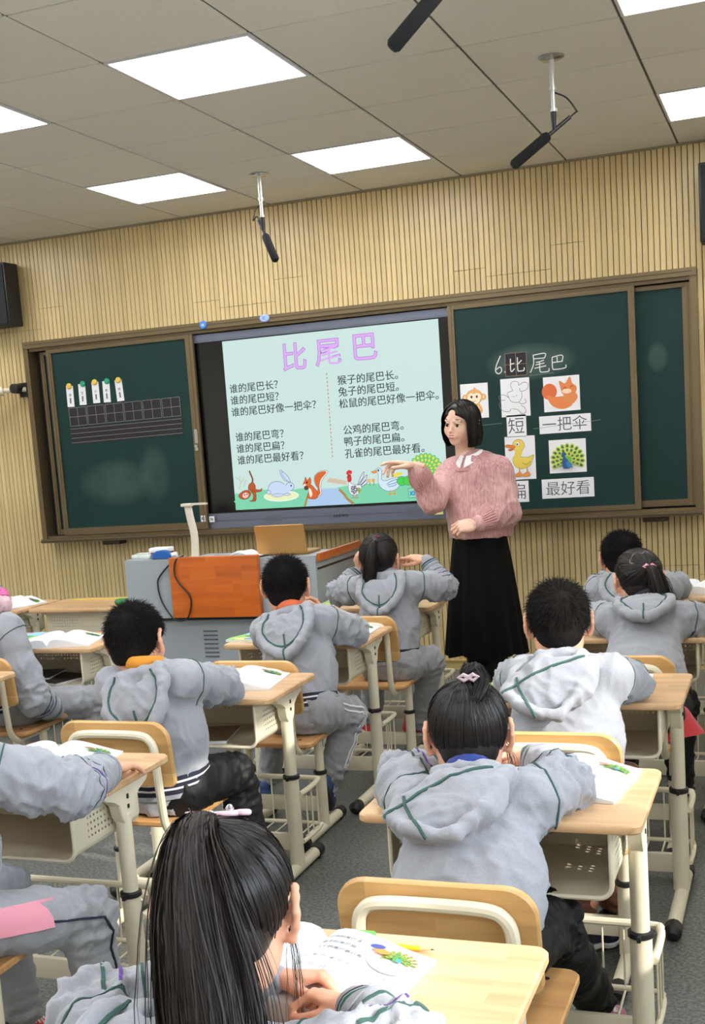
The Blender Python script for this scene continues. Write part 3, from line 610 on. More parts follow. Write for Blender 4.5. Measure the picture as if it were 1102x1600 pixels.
for i, (x_, z_, t_) in enumerate(((-2.068, 1.846, 1), (-1.975, 1.852, 1), (-1.873, 1.856, 0), (-1.793, 1.855, 1), (-1.697, 1.855, -3))):
    nth = ('leftmost', 'second', 'middle', 'fourth', 'rightmost')[i]
    sheet('name_slip', '%s of the five white name slips on the left chalkboard' % nth, 'name slip', x_, -.1085, z_, .052, .135, lambda q, i=i: (q.text('语文小老师'[i], -.011, .0, .022, (90, 90, 90), .01), q.rect(-.006, -.045, .006, -.010, (120, 118, 120))), 'name slips on the left chalkboard', t_)
    green = i in (1, 3)
    o = MB().lathe([(.003, -.013), (.014, -.012), (.019, -.006), (.019, 0)], 20, (0, 0, 0), 'Y').build('round_magnet', M_MG if green else M_MY)
    o.location = (x_+(.012 if i in (1, 3) else 0), -.1100, z_+.066); tag(o, 'round %s magnet holding the %s name slip' % ('green' if green else 'yellow', nth), 'magnet', 'magnets on the name slips')
# right board: chalk title and cards
ch = Pic(lambda u, v, hh: (u-1.031, -.0086-hh, v-1.547)); CH = (222, 226, 222)
ch.line([(.800, 1.85), (.775, 1.80), (.768, 1.765), (.785, 1.75), (.803, 1.765), (.795, 1.787), (.772, 1.775)], .006, CH); ch.ell(.822, 1.757, .004, .004, CH)
def strokes(pic, x, y, s_, st, w, col):
    for q_ in st: pic.line([(x+a_*s_, y+b_*s_) for a_, b_ in q_], w, col)
WEI = [[(.18,.88),(.78,.92),(.76,.70)],[(.2,.70),(.76,.70)],[(.2,.88),(.2,.45),(.02,.05)],[(.72,.60),(.5,.54),(.32,.52)],[(.30,.40),(.74,.46)],[(.24,.24),(.82,.32)],[(.5,.56),(.5,.12),(.58,.03),(.92,.04),(.95,.18)]]
BA = [[(.2,.8),(.78,.86),(.76,.5)],[(.2,.8),(.2,.2),(.32,.1),(.92,.14),(.97,.32)],[(.2,.5),(.76,.52)],[(.48,.8),(.48,.52)]]
BI = [[(.18,.85),(.18,.15),(.4,.28)],[(.18,.55),(.4,.58)],[(.82,.72),(.6,.52)],[(.58,.9),(.58,.2),(.68,.12),(.92,.14),(.95,.3)]]
strokes(ch, .965, 1.735, .115, WEI, .0055, CH); strokes(ch, 1.075, 1.737, .098, BA, .0055, CH)
for (u0, v0, u1, v1) in ((.60, 1.462, .79, 1.469), (.96, 1.725, 1.10, 1.729), (.97, 1.424, 1.35, 1.448)): ch.line([(u0, v0), (u1, v1)], .002, (130, 150, 146))
ch.build('chalk_writing', M_CHALK, br_)
sm = empty('square_sheet', 'small black magnetic square with a chalked character beside the chalk title', 'writing square', (.887, -.1085, 1.795))
MB().box((-.063, -.0012, -.066), (.063, 0, .066)).build('sheet', M_BLKM, sm)
q = Pic(lambda u, v, hh: (u, -.0013-hh, v))
for (u0, v0, u1, v1) in ((-.061, -.064, .061, -.064), (-.061, .064, .061, .064), (-.061, -.064, -.061, .064), (.061, -.064, .061, .064), (0, -.064, 0, .064), (-.061, 0, .061, 0)): q.line([(u0, v0), (u1, v1)], .002, (166, 140, 110))
strokes(q, -.048, -.052, .1, BI, .006, CH); q.build('ruled_lines', M_PRINT, sm)
def card(label, x0, z1, x1, z0, draw, cat='picture card', tilt=0, grp='animal picture cards'):
    return sheet('picture_card' if cat == 'picture card' else 'word_card', label, cat, (x0+x1)/2, -.1085, (z0+z1)/2, abs(x1-x0), z1-z0, draw, grp, tilt)
card('white card with an orange monkey drawing, beside the teacher\'s head', .553, 1.707, .716, 1.508, lambda q: draw_monkey_face(q, .0, .018, .056), tilt=.5)
card('white card with an outline rabbit sketch', .791, 1.717, .958, 1.501, lambda q: draw_rabbit_sketch(q, -.005, .0, .078), tilt=.3)
card('white card with an orange squirrel drawing', 1.037, 1.707, 1.241, 1.512, lambda q: draw_squirrel_card(q, -.01, .0, .078))
card('white card with a yellow duckling drawing', .799, 1.388, .974, 1.140, lambda q: draw_duckling(q, .0, .002, .082), tilt=.3)
card('white card with a green and blue peacock drawing', 1.053, 1.352, 1.262, 1.164, lambda q: draw_peacock(q, .0, -.022, .078, 11), tilt=.2)
wc = 'word cards on the right chalkboard'
card('white word card reading 短 under the rabbit card', .817, 1.510, .930, 1.385, lambda q: q.text('短', -.052, -.036, .100, (74, 78, 92), -.004), 'word card', 0, wc)
card('white word card reading 一把伞 under the squirrel card', 1.005, 1.490, 1.296, 1.391, lambda q: q.text('一把伞', -.132, -.031, .086, (74, 78, 92), -.004), 'word card', 0, wc)
card('white word card reading 扁 beside the teacher\'s shoulder, under the duckling', .80, 1.132, .926, 1.01, lambda q: q.text('扁', -.046, -.036, .100, (74, 78, 92), -.004), 'word card', .4, wc)
card('white word card reading 最好看 under the peacock card', 1.003, 1.132, 1.299, 1.022, lambda q: q.text('最好看', -.128, -.032, .086, (74, 78, 92), -.004), 'word card', 0, wc)
# wall speakers and camera
M_SPK = mat('black_speaker', (20, 21, 27), .5, bump=.2, bscale=400)
def speaker(x0, x1, z0, z1, y0, label):
    o = empty('wall_speaker', label, 'speaker', ((x0+x1)/2, 0, z0)); w = (x1-x0)/2
    MB().prism(rrect(-w, y0, w, -.03, (.004, .004, .03, .03)), 0, z1-z0, 'Z', .004).build('cabinet', M_SPK, o)
    MB().prism(rrect(-w+.012, .012, w-.012, z1-z0-.012, .008), y0-.008, y0, 'Y').build('grille', mat('speaker_grille', (16, 16, 20), .8, bump=.5, bscale=600), o)
    MB().box((-.04, -.03, .1), (.04, 0, z1-z0-.1)).build('wall_bracket', M_BLACKP, o)
speaker(-2.70, -2.41, 2.335, 2.735, -.20, 'black wall speaker left of the chalkboards')
speaker(1.915, 2.17, 2.335, 2.735, -.20, 'black wall speaker cut by the right edge of the picture')
o = empty('wall_camera', 'small black camera on a wall bracket left of the chalkboard', 'camera', (-2.50, 0, 1.925))
MB().box((-.02, -.012, -.05), (.075, 0, .045)).build('wall_plate', M_BLACKP, o)
MB().tube([(.03, -.012, 0), (-.02, -.06, .0), (-.10, -.10, .0)], .016, 10).build('arm', M_CREAM, o)
MB().lathe([(.012, -.05), (.032, -.045), (.034, .02), (.02, .035)], 18, (-.01, -.05, .008), 'Y').build('joint', M_BLACKP, o)
MB().tube([(-.09, -.10, .0), (-.20, -.16, -.01)], [.03, .036], 14).build('camera_body', M_CREAM, o)

# ------------------------------------------------------------------ ceiling microphones
def ceiling_mic(x, y, label, tip, drop=.36, mount=True):
    """tip: direction of the microphone barrel; a pole hangs from a round plate"""
    o = empty('hanging_microphone', label, 'microphone', (x, y, H))
    MB().lathe([(.052, -.001), (.052, -.006), (.04, -.012), (.014, -.014)], 28).build('ceiling_plate', M_CHROME, o)
    MB().tube([(0, 0, -.01), (0, 0, -drop*.52)], .0105, 14).tube([(0, 0, -drop*.50), (0, 0, -drop*.56)], .014, 14).tube([(0, 0, -drop*.56), (0, 0, -drop*.9)], .009, 14).tube([(0, 0, -drop*.86), (0, 0, -drop*.91)], .014, 14).build('pole', mat('white_pole', (220, 220, 216), .3, metal=.4), o)
    d = Vector(tip).normalized(); e = Vector((0, 0, -drop)); MB().tube([(0, 0, -drop*.9), e, e+Vector((0, 0, -.045))], [.013, .012, .009], 12).build('swivel_clamp', M_BLACKP, o)
    e2 = e+Vector((0, 0, -.05)); MB().tube([e2-d*.08, e2+d*.05], .008, 10).build('barrel', M_BLACKP, o)
    MB().tube([e2+d*.03, e2+d*.042, e2+d*.205, e2+d*.215], [.016, .021, .021, .014], 18).build('foam_windshield', mat('foam_black', (20, 20, 22), .95, bump=.6, bscale=500), o)
    side = Vector((.09, .0, 0)) if d.x < 0 else Vector((-.055, .0, 0))
    MB().tube(bez([(0.008, 0, -drop*.6), Vector((0, 0, -drop*.72))+side*.6, Vector((0, 0, -drop*.95))+side, e2-d*.11, e2-d*.06], 8), .0032, 8).build('cable', M_BLACKP, o)
ceiling_mic(1.49, -2.03, 'hanging black microphone on white pole at the upper right', (-.62, -.25, -.48), .23)
ceiling_mic(-.30, -.84, 'hanging black microphone above the display, nearest the front wall', (.34, -.3, -.62), .25)
ceiling_mic(1.565, -3.94, 'black foam microphone tip hanging in at the top edge of the picture', (-.60, -.2, -.62), .25)

# ------------------------------------------------------------------ lectern cabinet
M_GREY = mat('grey_lectern_metal', (158, 166, 172), 0.42, var=.02, vscale=3); M_ORANGE = wood('orange_wood', (206, 104, 28), block=(7, 15), grain=10, var=.14, axis='XZ', coat=.4, rough=.3)
pd = empty('teaching_lectern', 'grey metal multimedia lectern with an orange wooden door', 'lectern', (-.36, -1.29, 0)); ox, oy = -.36, -1.29
def pb(mb, lo, hi): return mb.box((lo[0]-ox, lo[1]-oy, lo[2]), (hi[0]-ox, hi[1]-oy, hi[2]))
pb(MB(), (-.86, -1.58, .02), (.13, -.99, .585)).build('lower_cabinet', M_GREY, pd)
pb(pb(MB(), (-.895, -1.62, .60), (-.62, -1.46, .905)), (-.895, -1.46, .60), (-.62, -.97, .78)).build('left_cabinet', M_GREY, pd)
pb(pb(MB(), (-.62, -1.60, .60), (-.13, -1.20, .885)), (-.62, -1.20, .60), (-.13, -.97, .78)).build('centre_cabinet', M_GREY, pd)
pb(pb(pb(MB(), (-.13, -1.62, .60), (.155, -1.20, .885)), (-.13, -1.62, .885), (.155, -1.60, .897)), (.155, -1.62, .60), (.17, -.97, .897)).box((.23, .09, .60), (.515, .32, .78)).build('right_cabinet', M_GREY, pd)
pb(MB(), (-.88, -1.60, .585), (.15, -.98, .60)).build('shadow_gap', M_BLACKP, pd)
MB().prism(rrect(-.62-ox, .605, -.125-ox, .915, .006), -1.655-oy, -1.622-oy, 'Y', .004).build('orange_door', M_ORANGE, pd)
f = pb(MB(), (-.60, -1.586, .05), (-.09, -1.58, .565)).build('lower_door', M_GREY, pd)
mb = MB()
for i in range(7): pb(mb, (-.49, -1.589, .52-i*.022), (-.41, -1.586, .528-i*.022))
mb.build('louvre', mat('vent_dark', (92, 98, 102), .5), f)
f = pb(MB(), (-.07, -1.586, .05), (.11, -1.58, .565)).build('lower_door', M_GREY, pd)
MB().box((.170-ox, -1.60-oy, .868), (.186-ox, -.98-oy, .905)).build('orange_ledge', M_ORANGE, pd)
MB().box((.170-ox, -1.60-oy, .825), (.173-ox, -.98-oy, .835)).build('shelf_slot', M_BLACKP, pd)
# things on the lectern
dc = empty('document_camera', 'white folding document camera standing on the lectern', 'document camera', (-.545, -1.50, .885)); M_DC = mat('ivory_plastic', (214, 208, 192), .35)
MB().prism(rrect(-.06, -.05, .08, .07, .01), -.0, .014, 'Z', .003).build('base', M_DC, dc)
a_ = bez([(.0, 0, .012), (.006, 0, .08), (.006, 0, .14), (-.008, 0, .22), (-.016, 0, .283)], 6)
MB().tube(a_, [.022]*len(a_), 12, flat=(0, 1, 0), sy=.35).build('arm', M_DC, dc)
MB().prism(rrect(-.052, -.016, .012, .016, .008), .277, .293, 'Z', .003).box((.01, -.009, .283), (.095, .009, .293)).build('camera_head', M_DC, dc)
tag(MB().tube(bez([(-.56, -1.60, .908), (-.60, -1.64, .895), (-.69, -1.63, .82), (-.705, -1.632, .77), (-.69, -1.632, .69), (-.64, -1.64, .615), (-.60, -1.664, .595), (-.54, -1.664, .60), (-.51, -1.664, .66), (-.51, -1.664, .72), (-.56, -1.664, .78), (-.585, -1.664, .83), (-.575, -1.662, .90), (-.55, -1.62, .921)], 8), .0042, 8).build('cable', M_BLACKP), 'black cable hanging in a loop over the orange lectern door', 'cable')
lp = empty('laptop', 'open laptop seen from behind with a golden lid', 'laptop', (-.08, -1.42, .886)); M_GOLD = mat('gold_metal', (190, 144, 84), .35, metal=.5)
MB().prism(rrect(-.135, -.0, .135, .19, .012), 0, .014, 'Z', .003).build('keyboard_deck', M_GOLD, lp)
Mx = Matrix.Rotation(math.radians(12), 4, 'X'); MB().prism(rrect(-.137, .0, .137, .150, .01), -.004, .003, 'Y', .002, Matrix.Translation((0, -.01, .010)) @ Mx).build('lid', M_GOLD, lp)
MB().prism(rrect(-.128, .008, .128, .142, .004), .0031, .0036, 'Y', 0, Matrix.Translation((0, -.01, .010)) @ Mx).build('screen', M_SCRB, lp)
o = empty('plastic_box', 'small box with a dark red side and a white lid on the lectern', 'box', (-.735, -1.505, .905)); MB().prism(rrect(-.052, -.04, .052, .04, .01), 0, .030, 'Z', .003).build('box_body', mat('dark_red', (140, 40, 52), .5), o); MB().prism(rrect(-.055, -.043, .055, .043, .01), .030, .052, 'Z', .004).build('lid', M_PAPER, o)
o = empty('tissue_pack', 'white folded pack at the left end of the lectern top', 'pack', (-.825, -1.545, .905)); MB().prism(rrect(-.055, -.03, .055, .03, .008), 0, .024, 'Z', .006).prism(rrect(-.03, -.02, .05, .022, .008), .024, .030, 'Z', .002).build('wrapper', mat('pack_white', (205, 212, 208), .5, var=.1, vscale=50), o)
o = empty('blue_bottle', 'round blue plastic bottle lying on the lectern top', 'bottle', (-.690, -1.585, .905)); M_BLUE = mat('blue_plastic', (34, 96, 176), .3)
MB().prism([(x_*.001, z_*.001) for x_, z_ in ((-55, 2), (55, 2), (60, 20), (42, 38), (10, 46), (-25, 42), (-50, 26))], -.02, .02, 'Y', .006).build('body', M_BLUE, o); MB().tube([(.055, 0, .018), (.085, 0, .022)], .012, 12).build('cap', M_PAPER, o)
for i, (x_, y_, r_, nm) in enumerate(((-.31, -1.50, .3, 'loose white papers stacked beside the laptop'), (-.24, -1.46, -.25, 'curled white booklet leaning beside the laptop'))):
    o = empty('paper', nm, 'paper', (x_, y_, .886), r_); mb = MB(); n_ = 8
    for k in range(n_):
        u0, u1 = -.075+.15*k/n_, -.075+.15*(k+1)/n_; h0, h1 = (.004+.030*math.sin((k/n_)*2.6+i)**2), (.004+.030*math.sin(((k+1)/n_)*2.6+i)**2)
        mb.add([(u0, -.05, h0), (u1, -.05, h1), (u1, .05, h1), (u0, .05, h0), (u0, -.05, h0-.003), (u1, -.05, h1-.003), (u1, .05, h1-.003), (u0, .05, h0-.003)], [(0, 1, 2, 3), (7, 6, 5, 4), (0, 4, 5, 1), (3, 2, 6, 7)])
    mb.build('paper_sheet', M_PAPER, o)

# ------------------------------------------------------------------ desks and chairs
def make_desk():
    t = empty('school_desk', '', 'desk')
    MB().prism(rrect(-.30, -.21, .30, .21, .022), .640, .660, 'Z', .004).build('desktop', M_DESK, t)
    # book box: bent sheet, open to the pupil
    bx = MB(); x1_, z0_, z1_, r = .235, .495, .638, .030
    prof = [(-x1_, z1_)] + [(-x1_+r-r*math.cos(a), z0_+r-r*math.sin(a)) for a in [math.radians(90*i/5) for i in range(6)]] + [(x1_-r+r*math.sin(a), z0_+r-r*math.cos(a)) for a in [math.radians(90*i/5) for i in range(6)]] + [(x1_, z1_)]
    for i in range(len(prof)-1):
        bx.mi = 1 if (prof[i][0] == prof[i+1][0] or abs(prof[i][0]-prof[i+1][0]) < 1e-6) else 0
        (xa, za), (xb, zb) = prof[i], prof[i+1]; bx.add([(xa, -.185, za), (xa, .13, za), (xb, .13, zb), (xb, -.185, zb)], [(0, 1, 2, 3)])
    bx.mi = 0; bx.build('book_box', [M_CREAM, M_PERF_S], t)
    MB().add([(-x1_, .13, z1_)]+[(a, .13, b_) for a, b_ in prof[1:-1]]+[(x1_, .13, z1_)], [list(range(len(prof)))]).build('box_back', M_PERF_B, t)
    MB().tube([(a, -.186, b_) for a, b_ in prof], .0055, 8).build('box_rim', M_CREAM, t)
    for s_ in (-1, 1):
        xs = .265*s_
        br = MB().prism([(-.115, .638), (-.105, .622), (-.065, .608), (-.040, .590), (-.030, .555), (-.018, .540), (.018, .540), (.030, .555), (.040, .590), (.065, .608), (.105, .622), (.115, .638)][::-1], xs-.017, xs+.017, 'X', .003)
        b_o = br.build('side_bracket', M_CREAM, t)
        MB().box((xs+s_*.0165-.0008, -.004, .60), (xs+s_*.0165+.0022*s_+.0008, .004, .612)).box((xs+s_*.0165-.0008, -.004, .575), (xs+s_*.0165+.0022*s_+.0008, .004, .585)).build('bolt', M_BLACKP, b_o)
        lg = MB().tube([(xs, 0, .30), (xs, 0, .56)], .0205, 16, flat=(0, 1, 0)).tube([(xs, 0, .035), (xs, 0, .345)], .0245, 16, flat=(0, 1, 0)).build('leg', M_CREAM, t)
        MB().lathe([(.0235, .338), (.0285, .341), (.0285, .352), (.0215, .355)], 18, (xs, 0, 0)).box((xs-.004, -.040, .340), (xs+.004, -.024, .352)).build('height_clamp', M_BLACKP, lg)
        MB().tube([(xs, -.29, .026), (xs, .17, .026)], .021, 12, flat=(0, 0, 1), sy=1.0).build('foot_bar', M_CREAM, t)
        for y0_, y1_ in ((-.325, -.262), (.145, .205)):
            MB().tube([(xs, y0_, .020), (xs, y0_+.012, .026), (xs, y1_-.012, .026), (xs, y1_, .020)], [.014, .0255, .0255, .014], 12, flat=(0, 0, 1)).build('foot_cap', M_BLACKP, t)
    MB().prism(rrect(.0, .085, .018, .145, .004, 2), -.245, .245, 'X', .0).build('stretcher', M_CREAM, t)
    def urail(z, r):
        return MB().tube(bez([(-.292, 0, z), (-.294, .10, z), (-.288, .17, z), (-.255, .195, z), (0, .197, z), (.255, .195, z), (.288, .17, z), (.294, .10, z), (.292, 0, z)], 5), r, 10)
    urail(.285, .0095).build('basket_rail', M_CREAM, t); urail(.120, .0075).build('basket_rail', M_CREAM, t)
    w = MB()
    for k in range(11):
        xx = -.25+.05*k; w.tube([(xx, .197, .285), (xx, .197, .120), (xx, .19, .116), (xx, .02, .116)], .0028, 6)
    for s_ in (-1, 1):
        for yy in (.05, .10, .15): w.tube([(.292*s_, yy, .285), (.292*s_, yy, .12)], .0028, 6)
    o = w.build('wire_basket', M_CREAM, t); o['kind'] = 'stuff'
    return t
def make_chair():
    t = empty('school_chair', '', 'chair')
    seat = MB(); n_ = 10       # slightly dished seat board
    out = rrect(-.18, -.165, .18, .165, .03, 4)
    seat.prism(out, .368, .386, 'Z', .004)
    so = seat.build('seat', M_SEATW, t)
    for (a_, b_) in ((-.12, .11), (.12, .11), (-.12, -.11), (.12, -.11)): MB().lathe([(.006, .3861), (.006, .3875)], 10, (a_, b_, 0)).build('screw', M_BLACKP, so)
    Mb = Matrix.Translation((0, -.205, .60)) @ Matrix.Rotation(math.radians(8), 4, 'X')
    bo = MB().prism(rrect(-.18, -.098, .18, .102, (.022, .022, .055, .055), 6), -.009, .009, 'Y', .004, Mb).build('backrest', M_CHAIRW, t)
    path = bez([(-.13, .06, .352), (-.132, -.10, .352), (-.134, -.165, .356), (-.136, -.205, .395), (-.137, -.218, .47), (-.137, -.226, .56), (-.137, -.231, .62), (-.125, -.2345, .650), (-.095, -.2365, .664), (0, -.2375, .667), (.095, -.2365, .664), (.125, -.2345, .650), (.137, -.231, .62), (.137, -.226, .56), (.137, -.218, .47), (.136, -.205, .395), (.134, -.165, .356), (.132, -.10, .352), (.13, .06, .352)], 4)
    MB().tube(path, .0125, 10).build('back_frame', M_CREAM, t)
    for s_ in (-1, 1):
        xs = .145*s_
        lg = MB().tube([(xs, 0, .20), (xs, 0, .366)], .017, 14, flat=(0, 1, 0)).tube([(xs, 0, .035), (xs, 0, .235)], .0215, 14, flat=(0, 1, 0)).build('leg', M_CREAM, t)
        MB().lathe([(.021, .228), (.0255, .231), (.0255, .241), (.019, .244)], 16, (xs, 0, 0)).build('height_clamp', M_BLACKP, lg)
        MB().tube([(xs, -.20, .026), (xs, .17, .026)], .020, 12, flat=(0, 0, 1)).build('foot_bar', M_CREAM, t)
        for y0_, y1_ in ((-.225, -.175), (.145, .195)):
            MB().tube([(xs, y0_, .020), (xs, y0_+.012, .026), (xs, y1_-.012, .026), (xs, y1_, .020)], [.014, .0245, .0245, .014], 12, flat=(0, 0, 1)).build('foot_cap', M_BLACKP, t)
    MB().prism(rrect(-.010, .085, .010, .140, .004, 2), -.125, .125, 'X').build('stretcher', M_CREAM, t)
    MB().box((-.145, -.02, .350), (.145, .02, .366)).build('seat_bearer', M_CREAM, t)
    return t
desk0 = make_desk(); chair0 = make_chair(); DG = 'pupils\' desks'; CG = 'pupils\' chairs'
def desk(xr, ynear, label, rz=0.0): return place_copy(desk0, (xr-.30, ynear+.21, 0), rz, label, DG)
def chair(xc, yback, label, rz=0.0): return place_copy(chair0, (xc, yback+.215, 0), rz, label, CG)
desk(2.07, -4.775, 'desk of the girl with the hair clip, its right half sunlit')
desk(2.00, -5.79, 'nearest desk, bottom edge of the picture, with an open book and pencil')
desk(2.06, -3.70, 'desk of the boy with the short cropped hair at right, an open book on it')
desk(2.09, -2.66, 'desk in front of the girl with braided hair at far right, mostly hidden')
desk(2.06, -1.67, 'farthest desk of the right column, at the right edge by the slatted wall')
desk(.79, -4.765, 'desk at left under the resting arm and hand')
desk(.80, -3.70, 'desk of the boy in black trousers, an open book at its right end')
desk(.775, -2.73, 'desk of the boy with the orange collar behind the lectern, near its right door')
desk(.79, -1.815, 'desk of the girl raising her hand, beside the standing woman')
desk(-.41, -2.79, 'desk at left with an open book and things inside its box')
desk(-.45, -3.68, 'desk corner cut by the left edge, behind the sleeve with purple stripes')
desk(-1.56, -1.66, 'desk at the far left edge with a pink sleeve resting on it')
desk(-.925, -1.62, 'turned desk beside the lectern with its perforated back to the class', math.pi)
chair(1.775, -5.235, 'empty-looking chair back close behind the nearest desk')
chair(1.65, -6.28, 'chair of the girl with the long ponytail at the bottom')
chair(1.78, -4.20, 'chair behind the boy at right, its sunlit back above the second desk')
chair(1.82, -3.20, 'chair of the girl with braided hair, a red skirt on its seat')
chair(1.70, -2.16, 'chair of the farthest boy in the right column')
chair(.51, -4.165, 'chair of the boy in black trousers, back seen beside the open book')
chair(.55, -3.27, 'chair of the boy with white-striped trousers, in front of the open book')
chair(.605, -2.30, 'chair of the girl raising her hand')
chair(.565, -5.30, 'chair at the bottom left corner, only its seat edge in view')
chair(-.70, -3.20, 'chair at the left edge, behind the sleeve with purple stripes')
chair(-1.86, -2.17, 'chair of the child in the pink sleeve at far left')
# ------------------------------------------------------------------ organic modelling: distance fields turned into one smooth skin
class Field:
    def __init__(s, lo, hi, h):
        s.lo = np.array(lo, np.float32); s.h = h; s.n = (np.ceil((np.array(hi)-np.array(lo))/h).astype(int)+1); s.F = np.full(s.n, 0.2, np.float32)
        s.ax = [s.lo[i]+h*np.arange(s.n[i], dtype=np.float32) for i in range(3)]
    def _sl(s, lo, hi):
        a = np.clip(np.floor((np.array(lo)-s.lo)/s.h).astype(int), 0, s.n); b = np.clip(np.ceil((np.array(hi)-s.lo)/s.h).astype(int)+1, 0, s.n)
        if (b <= a).any(): return None
        return tuple(slice(p, q) for p, q in zip(a, b))
    def _put(s, sl, d, k, op):
        F = s.F[sl]; q = -F if op == 'sub' else F
        hh = np.maximum(k-np.abs(q-d), 0)/k; q = np.minimum(q, d)-hh*hh*k*.25; s.F[sl] = -q if op == 'sub' else q
    def _grid(s, sl): return s.ax[0][sl[0]][:, None, None], s.ax[1][sl[1]][None, :, None], s.ax[2][sl[2]][None, None, :]
    def cap(s, a, b, ra, rb=None, k=.01, sq=None, op='add'):
        """tapered capsule; sq=(axis, factor) flattens it along an axis"""
        rb = ra if rb is None else rb; a = np.array(a, float); b = np.array(b, float); R = max(ra, rb)+k+s.h*2
        sl = s._sl(np.minimum(a, b)-R, np.maximum(a, b)+R)
        if sl is None: return s
        X, Y, Z = s._grid(sl); px, py, pz = X-a[0], Y-a[1], Z-a[2]; ab = b-a; q = 1.0
        if sq:
            ax, f = np.array(sq[0], float), sq[1]; ax = ax/np.linalg.norm(ax); dd = (px*ax[0]+py*ax[1]+pz*ax[2])*(1/f-1)
            px, py, pz = px+dd*ax[0], py+dd*ax[1], pz+dd*ax[2]; ab = ab+ax*(ab@ax)*(1/f-1); q = .5+.5*f
        L = max(ab@ab, 1e-12); t = np.clip((px*ab[0]+py*ab[1]+pz*ab[2])/L, 0, 1)
        d = np.sqrt((px-t*ab[0])**2+(py-t*ab[1])**2+(pz-t*ab[2])**2)-(ra+(rb-ra)*t); s._put(sl, d*q, k, op); return s
    def ell(s, c, r, k=.01, R=None, op='add'):
        """ellipsoid; R is a 3x3 of its axes in rows"""
        c = np.array(c, float); m_ = max(r)+k+s.h*2; sl = s._sl(c-m_, c+m_)
        if sl is None: return s
        X, Y, Z = s._grid(sl); p = [X-c[0], Y-c[1], Z-c[2]]
        if R is not None: R = np.array(R, float); p = [p[0]*R[i][0]+p[1]*R[i][1]+p[2]*R[i][2] for i in range(3)]
        k0 = np.sqrt(sum((p[i]/r[i])**2 for i in range(3))); k1 = np.sqrt(sum((p[i]/r[i]**2)**2 for i in range(3)))+1e-9
        s._put(sl, (k0*(k0-1)/k1).astype(np.float32), k, op); return s
    def chain(s, pts, r, k=.01, **kw):
        for i in range(len(pts)-1): s.cap(pts[i], pts[i+1], r[i] if isinstance(r, (list, tuple)) else r, r[i+1] if isinstance(r, (list, tuple)) else r, k, **kw)
        return s
    def cut(s, p, n, k=.004):
        """keep the side the normal points away from"""
        X, Y, Z = s._grid((slice(None),)*3); n = np.array(n, float); n /= np.linalg.norm(n)
        d = (X-p[0])*n[0]+(Y-p[1])*n[1]+(Z-p[2])*n[2]; hh = np.maximum(k-np.abs(s.F-d), 0)/k; s.F = (np.maximum(s.F, d)+hh*hh*k*.25).astype(np.float32); return s
    def mesh(s):
        F, h = s.F, s.h; S = F < 0; c = np.zeros([n-1 for n in F.shape], np.int8)
        for i in (0, 1):
            for j in (0, 1):
                for k in (0, 1): c += S[i:F.shape[0]-1+i, j:F.shape[1]-1+j, k:F.shape[2]-1+k]
        mk = (c > 0) & (c < 8); I, J, K = np.nonzero(mk); idx = np.full(c.shape, -1, np.int64); idx[I, J, K] = np.arange(len(I))
        off = [(i, j, k) for i in (0, 1) for j in (0, 1) for k in (0, 1)]; V = [F[I+o[0], J+o[1], K+o[2]] for o in off]
        pos = np.zeros((len(I), 3)); cnt = np.zeros(len(I))
        for a in range(8):
            for b in range(a+1, 8):
                if sum(abs(off[a][q]-off[b][q]) for q in range(3)) != 1: continue
                cr_ = (V[a] < 0) != (V[b] < 0); t = np.where(cr_, V[a]/np.where(cr_, V[a]-V[b], 1), 0)
                for q in range(3): pos[:, q] += np.where(cr_, off[a][q]+(off[b][q]-off[a][q])*t, 0)
                cnt += cr_
        pos = (pos/cnt[:, None]+np.stack([I, J, K], 1))*h+s.lo; fs = []
        n0, n1, n2 = F.shape
        for ax in range(3):
            A = [slice(None)]*3; B = [slice(None)]*3; A[ax] = slice(0, -1); B[ax] = slice(1, None); e = S[tuple(A)] != S[tuple(B)]; neg = S[tuple(A)]
            i, j, k = np.nonzero(e); o1, o2 = [(1, 2), (2, 0), (0, 1)][ax]; P = [i, j, k]
            ok = (P[o1] > 0) & (P[o2] > 0) & (P[o1] < c.shape[o1]) & (P[o2] < c.shape[o2]); P = [p[ok] for p in P]; ng = neg[P[0], P[1], P[2]]
            def g(d1, d2): Q = list(P); Q[o1] = Q[o1]-d1; Q[o2] = Q[o2]-d2; return idx[Q[0], Q[1], Q[2]]
            q = np.stack([g(1, 1), g(0, 1), g(0, 0), g(1, 0)], 1); q[~ng] = q[~ng][:, ::-1]; fs.append(q)
        return pos, np.concatenate(fs)
def vnormals(P, Q):
    a = P[Q[:, 2]]-P[Q[:, 0]]; b = P[Q[:, 3]]-P[Q[:, 1]]; n = np.cross(a, b); N = np.zeros_like(P)
    for k in range(4):
        for ax in range(3): N[:, ax] += np.bincount(Q[:, k], n[:, ax], len(P))
    return N/(np.linalg.norm(N, axis=1, keepdims=True)+1e-12)
def vnoise(P, seed=0):
    P = np.asarray(P); i = np.floor(P).astype(np.int64); f = P-i; f = f*f*(3-2*f); out = 0
    for a in (0, 1):
        for b in (0, 1):
            for c in (0, 1):
                q = (i[:, 0]+a)*374761393+(i[:, 1]+b)*668265263+(i[:, 2]+c)*2147483647+seed*974711; q = (q ^ (q >> 13))*1274126177; q = (q ^ (q >> 16)) & 0xffff
                out = out+(q/65535.0)*(f[:, 0] if a else 1-f[:, 0])*(f[:, 1] if b else 1-f[:, 1])*(f[:, 2] if c else 1-f[:, 2])
    return out
